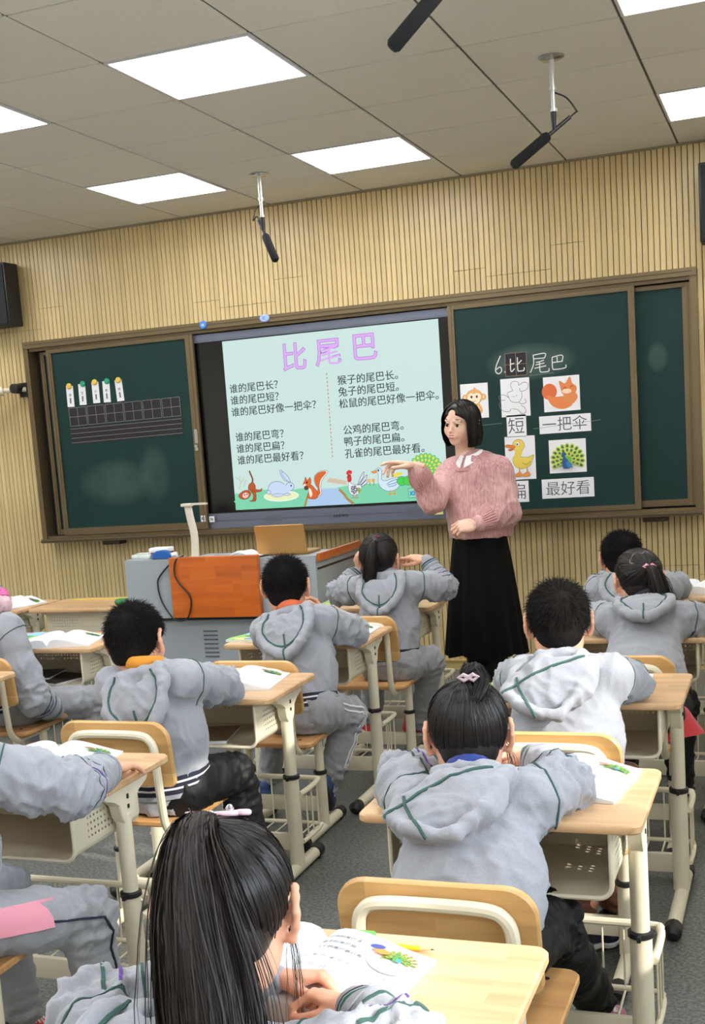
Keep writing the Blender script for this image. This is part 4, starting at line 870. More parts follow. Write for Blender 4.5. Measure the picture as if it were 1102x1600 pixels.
def folds(P, Q, amp, sc=(13, 13, 9), seed=0, weight=None, warp=.6):
    """press soft cloth folds into a surface"""
    N = vnormals(P, Q); W = np.stack([vnoise(P*7+q*11, seed+q) for q in range(3)], 1)-.5
    U = P*np.array(sc)+W*warp*3; r = (1-np.abs(2*vnoise(U, seed+5)-1))**2; U2 = np.stack([U[:, 0]*1.3+U[:, 2]*1.9, U[:, 1]*2.0, U[:, 2]*1.2-U[:, 0]*1.1], 1); r2 = (1-np.abs(2*vnoise(U2+3, seed+9)-1))**3
    U3 = np.stack([U[:, 0]*1.6-U[:, 2]*2.2, U[:, 1]*2.2, U[:, 2]*1.3+U[:, 0]*1.4], 1); r3 = (1-np.abs(2*vnoise(U3+7, seed+13)-1))**3
    d = amp*((r-.35)*.9+(r2-.25)*.6+(r3-.25)*.6)
    if weight is not None: d = d*weight
    return P+N*d[:, None]
def to_mesh(name, P, Q, mats=None, tri=False):
    me = bpy.data.meshes.new(name); me.vertices.add(len(P)); me.vertices.foreach_set('co', np.asarray(P, np.float32).ravel()); k = Q.shape[1]
    me.loops.add(Q.size); me.loops.foreach_set('vertex_index', Q.astype(np.int32).ravel()); me.polygons.add(len(Q))
    me.polygons.foreach_set('loop_start', np.arange(0, Q.size, k, dtype=np.int32)); me.polygons.foreach_set('loop_total', np.full(len(Q), k, np.int32)); me.polygons.foreach_set('use_smooth', np.ones(len(Q), bool))
    me.update(calc_edges=True)
    for q in ([] if mats is None else mats if isinstance(mats, (list, tuple)) else [mats]): me.materials.append(q)
    return me
def join(parts):
    P = []; Q = []; n = 0
    for p, q in parts: P.append(p); Q.append(q+n); n += len(p)
    return np.concatenate(P), np.concatenate(Q)
def xf(P, M): M = np.array(M); return P @ M[:3, :3].T+M[:3, 3]
def arm_creases(P, Q, joints, amp=.0055, pitch=.024, seed=0):
    """bunched cloth rings around the bend of a sleeve or a knee: joints = [(a, bend, c, reach)]"""
    N = vnormals(P, Q); d = np.zeros(len(P)); nz = vnoise(P*22, seed)*5
    for a, b, c, reach in joints:
        for p0, p1 in ((b, a), (b, c)):
            ax = unit(p1-p0); t = (P-p0)@ax; dist = np.linalg.norm(P-p0-ax*np.clip(t, 0, None)[:, None], axis=1)
            d += amp*np.sin(2*math.pi*t/pitch+nz)*np.exp(-(t/reach)**2)*(t > -.03)*np.exp(-(dist/.085)**4)*.8
    return P+N*d[:, None]
def smooth_mesh(P, Q, it=2, lam=.5):
    E = np.concatenate([Q[:, [0, 1]], Q[:, [1, 2]], Q[:, [2, 3]], Q[:, [3, 0]]]); n = len(P); deg = np.bincount(E[:, 0], minlength=n)+np.bincount(E[:, 1], minlength=n)
    for _ in range(it):
        A = np.zeros_like(P)
        for ax in range(3): A[:, ax] = np.bincount(E[:, 0], P[E[:, 1], ax], n)+np.bincount(E[:, 1], P[E[:, 0], ax], n)
        P = P+(A/np.maximum(deg, 1)[:, None]-P)*lam
    return P

# ---- materials for people
M_SKIN = mat('skin', (232, 176, 146), .5, sss=.15, var=.05, vscale=25, bump=.1, bscale=300)
M_SKIN_T = mat('skin_pale', (238, 196, 174), .45, sss=.15, var=.03, vscale=25)
def hair_mat(name, c, r=.38):
    mt = mat(name, c, r, spec=.38, var=.5, vscale=90, stretch=(1, 1, .15)); b = mt.node_tree.nodes['Principled BSDF']; b.inputs['Anisotropic'].default_value = .5; return mt
M_HAIR = hair_mat('black_hair', (26, 21, 20), .42); M_HAIRB = hair_mat('dark_brown_hair', (30, 22, 20), .45); M_HAIRS = mat('short_black_hair', (22, 19, 18), .75, spec=.12, var=.4, vscale=90); M_HAIRCAP = mat('hair_base', (20, 17, 17), .6)
def fleece(name, c, amt=.04): return mat(name, c, .92, var=amt, vscale=170, bump=.45, bscale=260, sheen=.25, spec=.2, crease=.35)
M_HOOD = fleece('grey_melange_fleece', (156, 159, 167)); M_PANTS = fleece('grey_fleece_trousers', (150, 152, 158)); M_BLKT = mat('black_trousers', (20, 20, 22), .55, bump=.4, bscale=60, spec=.25, crease=.2)
M_BROWNT = fleece('brown_trousers', (112, 74, 56)); M_DARKGREYT = fleece('dark_grey_trousers', (92, 94, 98)); M_RED = mat('red_cloth', (190, 24, 44), .8, sheen=.3)
M_SEAM = mat('green_seam_tape', (58, 90, 84), .8); M_PURPLE = mat('purple_tape', (96, 70, 140), .8); M_NAVY = mat('navy_rib', (30, 34, 54), .85); M_WHITE = mat('white_tape', (225, 225, 228), .8)
M_TEALR = mat('green_rib', (28, 96, 80), .85); M_RIB = fleece('grey_rib', (150, 154, 162)); M_PINKC = mat('pink_cloth', (226, 150, 168), .9, bump=.5, bscale=150, sheen=.3); M_LPINK = mat('pale_pink_sleeve', (240, 205, 215), .85, sheen=.3)
M_HOTPINK = mat('pink_spotted_sleeve', (222, 110, 170), .85, var=.25, vscale=160)
M_SOLE = mat('white_sole', (220, 220, 215), .6); M_EYEW = mat('eye_white', (235, 232, 228), .2); M_IRIS = mat('dark_iris', (30, 20, 16), .15); M_LIP = mat('lips', (206, 112, 108), .4); M_TEETH = mat('teeth', (240, 236, 228), .25); M_BROW = mat('eyebrow', (48, 38, 34), .8)

# ---- heads
def head_field(h, adult=False):
    f = Field((-.106, -.13, -.20), (.106, .125, .11), h)
    f.ell((0, -.006, .014), (.073, .090, .082), .001)
    f.ell((0, .026, -.045), (.055 if adult else .057, .052, .064 if adult else .058), .03); f.ell((0, .056, -.094 if adult else -.086), (.022, .018, .018), .035)
    for s_ in (-1, 1):
        f.ell((s_*.034, .048, -.042), (.030, .030, .030), .02); f.ell((s_*.048, -.005, -.06), (.018, .035, .04), .03)
        f.ell((s_*.031, .093, -.010), (.016, .014, .010), .014, op='sub')
        f.cap((s_*.018, .083, .010), (s_*.045, .070, .009), .006, .005, .012)
        f.cap((s_*.016, .0775, -.006), (s_*.030, .0835, -.0025), .0035, .0035, .004); f.cap((s_*.030, .0835, -.0025), (s_*.045, .070, -.008), .0035, .003, .004)
        f.cap((s_*.018, .076, -.019), (s_*.044, .068, -.018), .0035, .0035, .006)
    f.cap((0, .078, -.004), (0, .091, -.036), .006, .0095, .010); f.ell((0, .091, -.040), (.0105, .009, .008), .008)
    for s_ in (-1, 1): f.ell((s_*.0105, .084, -.042), (.0065, .008, .006), .006)
    f.ell((0, .078, -.066), (.026, .012, .020), .014)
    f.cap((-.018, .090, -.0665), (.018, .090, -.0665), .0022, .0022, .004, op='sub')
    f.cap((-.016, .086, -.062), (.016, .086, -.062), .0045, .0045, .004); f.cap((-.013, .086, -.072), (.013, .086, -.072), .0055, .0055, .004)
    f.cap((0, -.022, -.06), (0, -.036, -.17), .047 if adult else .043, .050 if adult else .044, .03)
    for s_ in (-1, 1):
        hx = [(.012, .020), (.004, .031), (-.010, .032), (-.021, .020), (-.021, .002), (-.012, -.014), (-.002, -.027), (.006, -.026)]
        pts = [(s_*(.0755+.0165*min(1, max(0, (.012-y)/.026))), -.004+y*1.08, -.016+z*1.08) for y, z in hx]; f.chain(pts, [.0040, .0050, .0054, .0054, .0050, .0050, .0062, .0050], .005)
        f.cap((s_*.073, .004, -.016), (s_*.086, -.014, -.014), .010, .013, .006, sq=((.45*s_, .9, 0), .35)); f.ell((s_*.070, .000, -.018), (.008, .012, .028), .01); f.ell((s_*.089, .004, -.020), (.006, .007, .010), .005, op='sub')
    return f
HC = head_field(.0031).mesh(); HC = (smooth_mesh(*HC, 1, .4), HC[1]); HA = head_field(.0024, True).mesh(); HA = (smooth_mesh(*HA, 1, .3), HA[1])
def skull_r(d, off=0.0):
    """distance from the skull centre to its surface along unit directions"""
    r = np.array([.073+off, .090+off, .082+off]); return 1/np.sqrt(((d/r)**2).sum(-1))
SKC = np.array([0, -.006, .014])
def cap_field(off, kind):
    f = Field((-.105, -.13, -.13), (.105, .12, .12), .0042); f.ell(SKC, (.073+off, .090+off, .082+off), .001)
    f.ell((0, -.045, -.050), (.052+off*.5, .044+off*.4, .046), .03)
    if kind == 'boy': f.cut((0, .082, .040), (0, .62, -.78), .006); f.cut((0, -.075, -.080), (0, -.10, -1), .006)
    else: f.cut((0, .086, .046), (0, .66, -.75), .006); f.cut((0, -.075, -.075), (0, -.10, -1), .006)
    if kind == 'bob': f.ell((.008, .098, .052), (.034, .036, .030), .006, op='sub')
    for s_ in (-1, 1): f.ell((s_*.085, .004, -.022), (.020, .023, .034), .006, op='sub'); f.ell((s_*.070, .060, -.03), (.03, .045, .036), .01, op='sub')
    return f.mesh()
def ribbons(L, O, w0, w1):
    """L strands x points x 3, O outward vectors; returns a mesh of thin tapering ribbons"""
    n, m_, _ = L.shape; O = O+RNG.normal(size=(n, 1, 3))*.3; T = np.gradient(L, axis=1); S_ = np.cross(T, O); S_ /= (np.linalg.norm(S_, axis=2, keepdims=True)+1e-9)
    w = (w0+(w1-w0)*np.linspace(0, 1, m_)**2)[None, :, None]; w = w*(.7+.6*RNG.random((n, 1, 1))); A = L-S_*w/2; B = L+S_*w/2
    P = np.stack([A, B], 2).reshape(-1, 3); i = (np.arange(n)[:, None]*m_+np.arange(m_-1)[None, :]).ravel()*2
    return P, np.stack([i, i+1, i+3, i+2], 1)
def scalp_dirs(n, kind):
    d = RNG.normal(size=(n*6, 3)); d /= np.linalg.norm(d, axis=1, keepdims=True); p = SKC+d*skull_r(d)[:, None]
    ok = ((p[:, 1]-.082)*.64-(p[:, 2]-.040)*.77 < 0) & (p[:, 2] > -.062) & ~((np.abs(p[:, 0]) > .05) & (p[:, 1] > -.022) & (p[:, 2] < .012)) & ~((np.abs(p[:, 0]) > .045) & (p[:, 1] > .02) & (p[:, 2] < .03))
    return d[ok][:n]
def boy_hair():
    parts = [cap_field(.010, 'boy')]; d = scalp_dirs(6500, 'boy'); p0 = SKC+d*(skull_r(d, .0075)[:, None]); whorl = np.array([.012, -.075, .068])
    t = p0-whorl; t /= np.linalg.norm(t, axis=1, keepdims=True); t = t-d*(t*d).sum(1, keepdims=True); t /= (np.linalg.norm(t, axis=1, keepdims=True)+1e-6)
    t = t+RNG.normal(size=t.shape)*.28; ln = (.009+.008*RNG.random(len(d))+.006*np.clip(p0[:, 2]*12, 0, 1))[:, None]; Lp = [p0, p0+d*ln*.38+t*ln*.45, p0+d*ln*.42+t*ln*1.15]
    parts.append(ribbons(np.stack(Lp, 1), np.stack([d]*3, 1)+.3*RNG.normal(size=(len(d), 3, 3)), .0016, .0004)); return join(parts)
def pulled_hair(tie, n=3000, seed=1, part=None):
    """hair combed tightly over the head to a tie point"""
    parts = [cap_field(.007, 'girl')]; d0 = scalp_dirs(n, 'girl'); tie = np.array(tie); td = tie-SKC; td /= np.linalg.norm(td)
    JIT = RNG.random((len(d0), 1)); ts = np.linspace(0, 1, 9); om = np.arccos(np.clip((d0@td), -1, .999))[:, None]; L = []; O = []
    for t in ts:
        d = (np.sin((1-t)*om)*d0+np.sin(t*om)*td)/np.sin(om); d /= np.linalg.norm(d, axis=1, keepdims=True); rr = skull_r(d, .0085+.0045*math.sin(t*math.pi))[:, None]; rr = rr+JIT*.0055
        L.append(SKC+d*rr+(.012*t**6)*td); O.append(d)
    parts.append(ribbons(np.stack(L, 1), np.stack(O, 1), .0026, .0015)); return join(parts)
def tail(guide, radii, n=1200, flat=.6, side=(1, 0, 0), w=.0022, wisp=.10, seg=14, trim=.25):
    """a bundle of hair along a guide line"""
    G = np.array([tuple(p) for p in bez(guide, 6)]); s_ = np.linspace(0, 1, len(G)); R = np.interp(s_, np.linspace(0, 1, len(radii)), radii)
    T = np.gradient(G, axis=0); T /= np.linalg.norm(T, axis=1, keepdims=True); side = np.array(side, float); U = side-T*(T@side)[:, None]; U /= np.linalg.norm(U, axis=1, keepdims=True); V = np.cross(T, U)
    a = RNG.random(n)*2*math.pi; q = np.sqrt(RNG.random(n)); end = 1-trim*RNG.random(n)**2; L = np.zeros((n, seg, 3)); O = np.zeros((n, seg, 3)); ph = RNG.random(n)*6.28
    loose = (RNG.random(n) < wisp)*RNG.random(n)
    for j in range(seg):
        t = end*j/(seg-1); x = t*(len(G)-1); i0 = np.minimum(x.astype(int), len(G)-2); f = (x-i0)[:, None]; lerp = lambda A: A[i0]*(1-f)+A[i0+1]*f
        r = (R[i0]*(1-f[:, 0])+R[i0+1]*f[:, 0])*(q+loose*t*.9); aa = a+.5*np.sin(t*4+ph)*.35; u = lerp(U); v = lerp(V)
        L[:, j] = lerp(G)+u*(np.cos(aa)*r)[:, None]+v*(np.sin(aa)*r*flat)[:, None]+RNG.normal(size=(n, 3))*.0006; O[:, j] = u*np.cos(aa)[:, None]+v*np.sin(aa)[:, None]
    parts = [ribbons(L, O, w, w*.3)]; f = None
    return join(parts)
def bob_hair():
    parts = [cap_field(.010, 'bob')]; n = 7500; ph = np.radians(RNG.uniform(52, 308, n)); lay = RNG.random(n); L = []; O = []; seg = 16
    x0 = .012; yy = RNG.uniform(-.075, .060, n); side = np.sign(np.sin(ph)+1e-6)          # azimuth from the face; sin>0 is the right (+x) side
    dr = np.stack([np.sin(ph), np.cos(ph), np.zeros(n)], 1); top = np.stack([np.full(n, x0), yy*.9, np.full(n, .12)], 1)-SKC; top /= np.linalg.norm(top, axis=1, keepdims=True)
    low = dr.copy(); low[:, 2] = -.25; low /= np.linalg.norm(low, axis=1, keepdims=True); om = np.arccos(np.clip((top*low).sum(1), -1, .999))[:, None]; off = .010+.014*lay
    half = 9
    for j in range(half):
        t = j/(half-1); d = (np.sin((1-t)*om)*top+np.sin(t*om)*low)/np.sin(om); d /= np.linalg.norm(d, axis=1, keepdims=True); rr = skull_r(d, 0)[:, None]+off[:, None]*(.45+.75*t)
        L.append(SKC+d*rr); O.append(d)
    p = L[-1]; end = -.112-.016*RNG.random(n); back = np.clip(-np.cos(ph), 0, 1)
    for j in range(1, seg-half+1):
        t = j/(seg-half); z = p[:, 2]+(end-p[:, 2])*t; k = 1+.10*math.sin(t*2.4)-.16*t*t-.06*t*(1-back); q = np.stack([p[:, 0]*k, (p[:, 1]+.010)*k-.010-.012*t, z], 1)+RNG.normal(size=(n, 3))*.0008
        L.append(q); O.append(dr)
    parts.append(ribbons(np.stack(L, 1), np.stack(O, 1), .0030, .0012)); return join(parts)

# ---- hands (adult scale, right hand, palm down, fingers +Y, thumb -X)
HAND_POSE = {
    'flat':  dict(c=[(10, 16, 10), (8, 16, 10), (9, 18, 12), (12, 20, 14)], sp=(-9, -2, 5, 12), th=((-.74, .62, -.22), (-.35, .9, -.1), (-.15, .98, -.1))),
    'curl':  dict(c=[(38, 42, 26), (42, 48, 30), (46, 50, 32), (50, 52, 34)], sp=(-5, -1, 3, 7), th=((-.55, .70, -.48), (-.05, .92, -.40), (.25, .92, -.30))),
    'fist':  dict(c=[(66, 80, 40), (70, 84, 42), (72, 84, 44), (74, 84, 44)], sp=(-3, 0, 2, 4), th=((-.45, .68, -.55), (.25, .85, -.46), (.55, .80, -.25))),
    'point': dict(c=[(8, 14, 10), (26, 30, 18), (34, 36, 22), (36, 38, 24)], sp=(-5, -1, 3, 8), th=((-.55, .78, -.35), (-.1, .95, -.3), (.05, .97, -.2))),
    'pinch': dict(c=[(44, 50, 24), (46, 50, 30), (50, 52, 32), (54, 54, 34)], sp=(-4, -1, 2, 6), th=((-.40, .76, -.50), (.05, .93, -.36), (.20, .95, -.20)))}
_hands = {}
def hand_mesh(pose, detail=.0026):
    if pose in _hands: return _hands[pose]
    s_ = HAND_POSE[pose]; f = Field((-.085, -.05, -.115), (.075, .205, .03), detail)
    f.cap((0, -.045, 0), (0, .012, 0), .0235, .024, .01, sq=((0, 0, 1), .72))
    f.ell((-.004, .045, -.002), (.040, .048, .0145), .014); f.ell((-.022, .030, -.008), (.019, .030, .014), .012); f.ell((.026, .038, -.005), (.014, .036, .013), .012)
    base = [(-.029, .082, -.001), (-.0095, .088, .001), (.010, .085, .000), (.027, .076, -.003)]; ln = [(.042, .025, .021), (.046, .029, .022), (.042, .027, .021), (.033, .020, .018)]
    for b, l, c, sp in zip(base, ln, s_['c'], s_['sp']):
        p = np.array(b); ang = 0; f.cap((b[0]*.75, b[1]-.04, b[2]), b, .0105, .0098, .008); a = math.radians(sp); r = [.0095, .0086, .0078, .0068]
        if l[0] < .035: r = [.0083, .0074, .0068, .006]
        for i in range(3):
            ang += math.radians(c[i]); d = np.array([math.sin(a)*math.cos(ang), math.cos(a)*math.cos(ang), -math.sin(ang)]); q = p+d*l[i]
            f.cap(p, q, r[i], r[i+1], .003); f.ell(p, (r[i]*1.04,)*3, .003); p = q
    p = np.array((-.026, .018, -.010)); r = [.0135, .0115, .0100, .0082]
    for i, (d, l) in enumerate(zip(s_['th'], (.040, .034, .026))):
        d = np.array(d)/np.linalg.norm(d); q = p+d*l; f.cap(p, q, r[i], r[i+1], .006 if i == 0 else .003); p = q
    P, Q = f.mesh(); _hands[pose] = (smooth_mesh(P, Q, 1, .3), Q); return _hands[pose]
def hand_at(pose, wrist, direc, palm, scale, left=False):
    P, Q = hand_mesh(pose); P = P.copy()
    if left: P[:, 0] *= -1; Q = Q[:, ::-1]
    y = np.array(direc, float); y /= np.linalg.norm(y); z = -np.array(palm, float); z = z-y*(z@y); z /= np.linalg.norm(z); x = np.cross(y, z)
    return (P*scale) @ np.stack([x, y, z])+np.array(wrist), Q

# ---- shoes (toe +Y, sole at z=0), canonical child size
def shoe_fields():
    f = Field((-.05, -.10, -.01), (.05, .14, .12), .004)
    f.ell((0, .055, .028), (.036, .062, .026), .02); f.ell((0, -.035, .034), (.031, .040, .034), .03); f.cap((0, -.03, .04), (0, -.035, .085), .032, .034, .02, sq=((1, 0, 0), .9)); f.cap((0, .045, .042), (0, -.01, .072), .018, .022, .02)
    f.cut((0, 0, .010), (0, 0, -1)); f.cap((0, -.033, .075), (0, -.033, .12), .024, .026, .004, op='sub')
    return f.mesh()
SHOE = shoe_fields()
def build_shoe(name, parent, ankle, toe_dir, m_upper, m_sole=None, up=(0, 0, 1), scale=1.0, logo=None, laces=None):
    """ankle: point over the heel at the floor of the shoe"""
    y = Vector(toe_dir).normalized(); z = Vector(up); z = (z-y*z.dot(y)).normalized(); x = y.cross(z)
    M = Matrix(((x.x, y.x, z.x, ankle[0]), (x.y, y.y, z.y, ankle[1]), (x.z, y.z, z.z, ankle[2]), (0, 0, 0, 1))) @ Matrix.Diagonal((scale, scale, scale, 1))
    s_ = link(name, to_mesh(name, *SHOE, m_upper), parent); s_.matrix_basis = M
    out = [(.026*math.cos(a)+(.006*math.cos(a)), 0) for a in (0,)]
    prof = [(.030*math.sin(t), -.030-.045*math.cos(t)) for t in [math.radians(-80+160*i/8) for i in range(9)]] + [(.036*math.cos(t), .055+.064*math.sin(t)) for t in [math.radians(180*i/10) for i in range(11)]]
    MB().prism(prof, .0, .016, 'Z', .003).build('sole', m_sole or M_SOLE, s_)
    mb = MB()
    for i in range(4):
        yy = .060-.016*i; zz = .060+.008*i; mb.tube([(-.022, yy-.002, zz-.012), (0, yy, zz+.003), (.022, yy-.002, zz-.012)], .0028, 6)
    mb.build('laces', laces or M_SOLE, s_)
    if logo:
        q = Pic(lambda u, v, h: (.0385+h, u, v), .0006); q.text(logo, -.012, .022, .05, (235, 235, 240), .10); q.text(logo, -.012, .022, .05, (40, 70, 160), .02); q.build('emblem', M_PRINT, s_)
    return s_
# ------------------------------------------------------------------ people
V3 = lambda *a: np.array(a, float)
def unit(v): v = np.array(v, float); return v/(np.linalg.norm(v)+1e-12)
def bvh_of(P, Q): return BVHTree.FromPolygons([tuple(p) for p in P], [tuple(int(i) for i in q) for q in Q])
def ring_band(bvh, c, axis, rows, name, mats, parent, ref=(0, 0, 1), lift=.0022, maxr=.3, n=36, root=V3(0, 0, 0), rib=0.0, scallop=None):
    """a knitted band or tape running round a limb or the trunk; rows: [(height along the axis, material index)], follows the cloth below it"""
    axis = unit(axis); a = unit(np.cross(axis, ref)); b = np.cross(axis, a); R = []
    hs = [r[0] for r in rows]
    for h in hs:
        rr = []
        for k in range(n):
            t = 2*math.pi*k/n; d = a*math.cos(t)+b*math.sin(t); o = c+axis*h; hit = bvh.ray_cast(Vector(o), Vector(d), maxr); rr.append(hit[3] if hit[0] is not None else None)
        good = sorted(x for x in rr if x is not None) or [.05]; med = good[len(good)//2]
        R.append([min(x if x is not None else med, med*2.2 if maxr > .15 else med*1.35) for x in rr])
    if len(rows) > 2:
     for i in range(len(R)): R[i] = [(R[i][k-1]+2*R[i][k]+R[i][(k+1) % n])/4 for k in range(n)]
    mb = MB(); vs = []; m_ = len(hs)
    for i, h in enumerate(hs):
        for k in range(n):
            t = 2*math.pi*k/n; d = a*math.cos(t)+b*math.sin(t); extra = rib*(k % 2); hh = h+(scallop(t) if scallop and i == 0 else 0)
            vs.append(c+axis*hh+d*(R[i][k]+lift+extra)-root)
    for i in (0, m_-1):                       # turned-in rims
        for k in range(n):
            t = 2*math.pi*k/n; d = a*math.cos(t)+b*math.sin(t); vs.append(c+axis*hs[i]+d*(R[i][k]-.006)-root)
    mb.v = [tuple(v) for v in vs]
    for i in range(m_-1):
        for k in range(n): mb.f.append([i*n+k, i*n+(k+1) % n, (i+1)*n+(k+1) % n, (i+1)*n+k]); mb.m.append(rows[i][1]); mb.c.append(None)
    for q, i in ((m_, 0), (m_+1, m_-1)):
        for k in range(n): mb.f.append([q*n+k, q*n+(k+1) % n, i*n+(k+1) % n, i*n+k]); mb.m.append(rows[max(0, i-1)][1]); mb.c.append(None)
    return mb.build(name, mats, parent, 60)
def tape(hits, w, name, m_, parent, root, lift=.0016):
    """a sewn tape lying on cloth; hits: [(point, outward normal)]"""
    H_ = [(np.array(p), unit(n_)) for p, n_ in hits if p is not None]
    if len(H_) < 2: return None
    vs = []
    for i, (p, n_) in enumerate(H_):
        t = unit(H_[min(i+1, len(H_)-1)][0]-H_[max(i-1, 0)][0]); s_ = unit(np.cross(t, n_))
        for q, l in ((-.5, -.001), (-.42, lift), (.42, lift), (.5, -.001)): vs.append(p+s_*w*q+n_*l-root)
    mb = MB(); mb.add(vs, [(4*i+k, 4*i+k+1, 4*i+k+5, 4*i+k+4) for i in range(len(H_)-1) for k in range(3)]); return mb.build(name, m_, parent, 60)
def head_matrix(pos, yaw=0, pitch=0, roll=0, scale=1.0):
    """yaw turns left (+), pitch nods down (+), roll tilts to the right (+)"""
    return Matrix.Translation(pos) @ Matrix.Rotation(math.radians(yaw), 4, 'Z') @ Matrix.Rotation(math.radians(-pitch), 4, 'X') @ Matrix.Rotation(math.radians(roll), 4, 'Y') @ Matrix.Diagonal((scale, scale, scale, 1))
HAIRS = {}
def hair_set(kind):
    if kind not in HAIRS:
        HAIRS[kind] = {'boy': boy_hair, 'bob': bob_hair,
            'bun': lambda: pulled_hair((.0, -.052, .105), 4200), 'high': lambda: pulled_hair((.0, -.085, .070), 2600), 'top': lambda: pulled_hair((-.010, -.070, .090), 7000), 'low': lambda: pulled_hair((.014, -.098, .026), 2600)}[kind]()
    return HAIRS[kind]
_hair_me = {}
def put_face(root, M, adult=False):
    """eyes, brows and lips as parts of their own"""
    for s_ in (-1, 1):
        e = MB().lathe([(.0001, -.0118)]+[(.0118*math.cos(a), .0118*math.sin(a)) for a in [math.radians(-80+20*i) for i in range(9)]]+[(.0001, .0118)], 14, (0, 0, 0), 'Y', False).build('eye', M_EYEW, root)
        e.matrix_basis = M @ Matrix.Translation((s_*.0305, .0695, -.0125))
        ir = MB().lathe([(.0082, .0098), (.0070, .0118), (.0001, .0128)], 14, (0, 0, 0), 'Y', False).build('iris', M_IRIS, e)
        br = MB().tube(bez([(s_*.016, .0835, .012), (s_*.030, .0815, .0165), (s_*.046, .0700, .0125)], 4), [.0016]+[.0024]*6+[.0017, .0010], 6, flat=(0, 0, 1)).build('eyebrow', M_BROW, root); br.matrix_basis = M
    if adult:
     for s_ in (-1, 1): MB().tube(bez([(s_*.0165, .0790, -.0085), (s_*.024, .0850, -.0040), (s_*.033, .0850, -.0035), (s_*.044, .0765, -.0090)], 4), [.0009]+[.0017]*11+[.0009], 6).build('eyelashes', M_BROW, root).matrix_basis = M
    lp = MB().tube(bez([(-.023, .0815, -.0635), (-.012, .0905, -.0615), (0, .0925, -.0625), (.012, .0905, -.0615), (.023, .0815, -.0635)], 4), [.0010, .0018, .0026, .0030, .0030]+[.0030]*7+[.0030, .0026, .0022, .0016, .0010], 8).build('upper_lip', M_LIP, root); lp.matrix_basis = M
    lo = MB().tube(bez([(-.022, .0815, -.0650), (-.011, .0895, -.0735), (0, .0915, -.0755), (.011, .0895, -.0735), (.022, .0815, -.0650)], 4), [.0010, .0020, .0028, .0034, .0036]+[.0036]*7+[.0036, .0030, .0024, .0018, .0010], 8).build('lower_lip', M_LIP, root); lo.matrix_basis = M
    if adult:
        te = MB().tube(bez([(-.020, .0850, -.0662), (0, .0915, -.0690), (.020, .0850, -.0662)], 6), .0046, 8, sy=.6).build('teeth', M_TEETH, root); te.matrix_basis = M
SEAMS = dict(A=[(.058, -.008), (.020, -.024), (-.040, -.048), (-.090, -.075), (-.130, -.098)], B=[(-.098, -.060), (-.090, -.085), (-.074, -.115), (-.056, -.140), (-.040, -.166)], U=[(-.060, .012), (-.076, -.02), (-.078, -.055), (-.058, -.092), (-.028, -.115), (0, -.122), (.028, -.115), (.058, -.092), (.078, -.055), (.076, -.02), (.060, .012)], C=[(0, -.080), (0, -.10), (0, -.12), (0, -.14), (0, -.160), (0, -.172)])
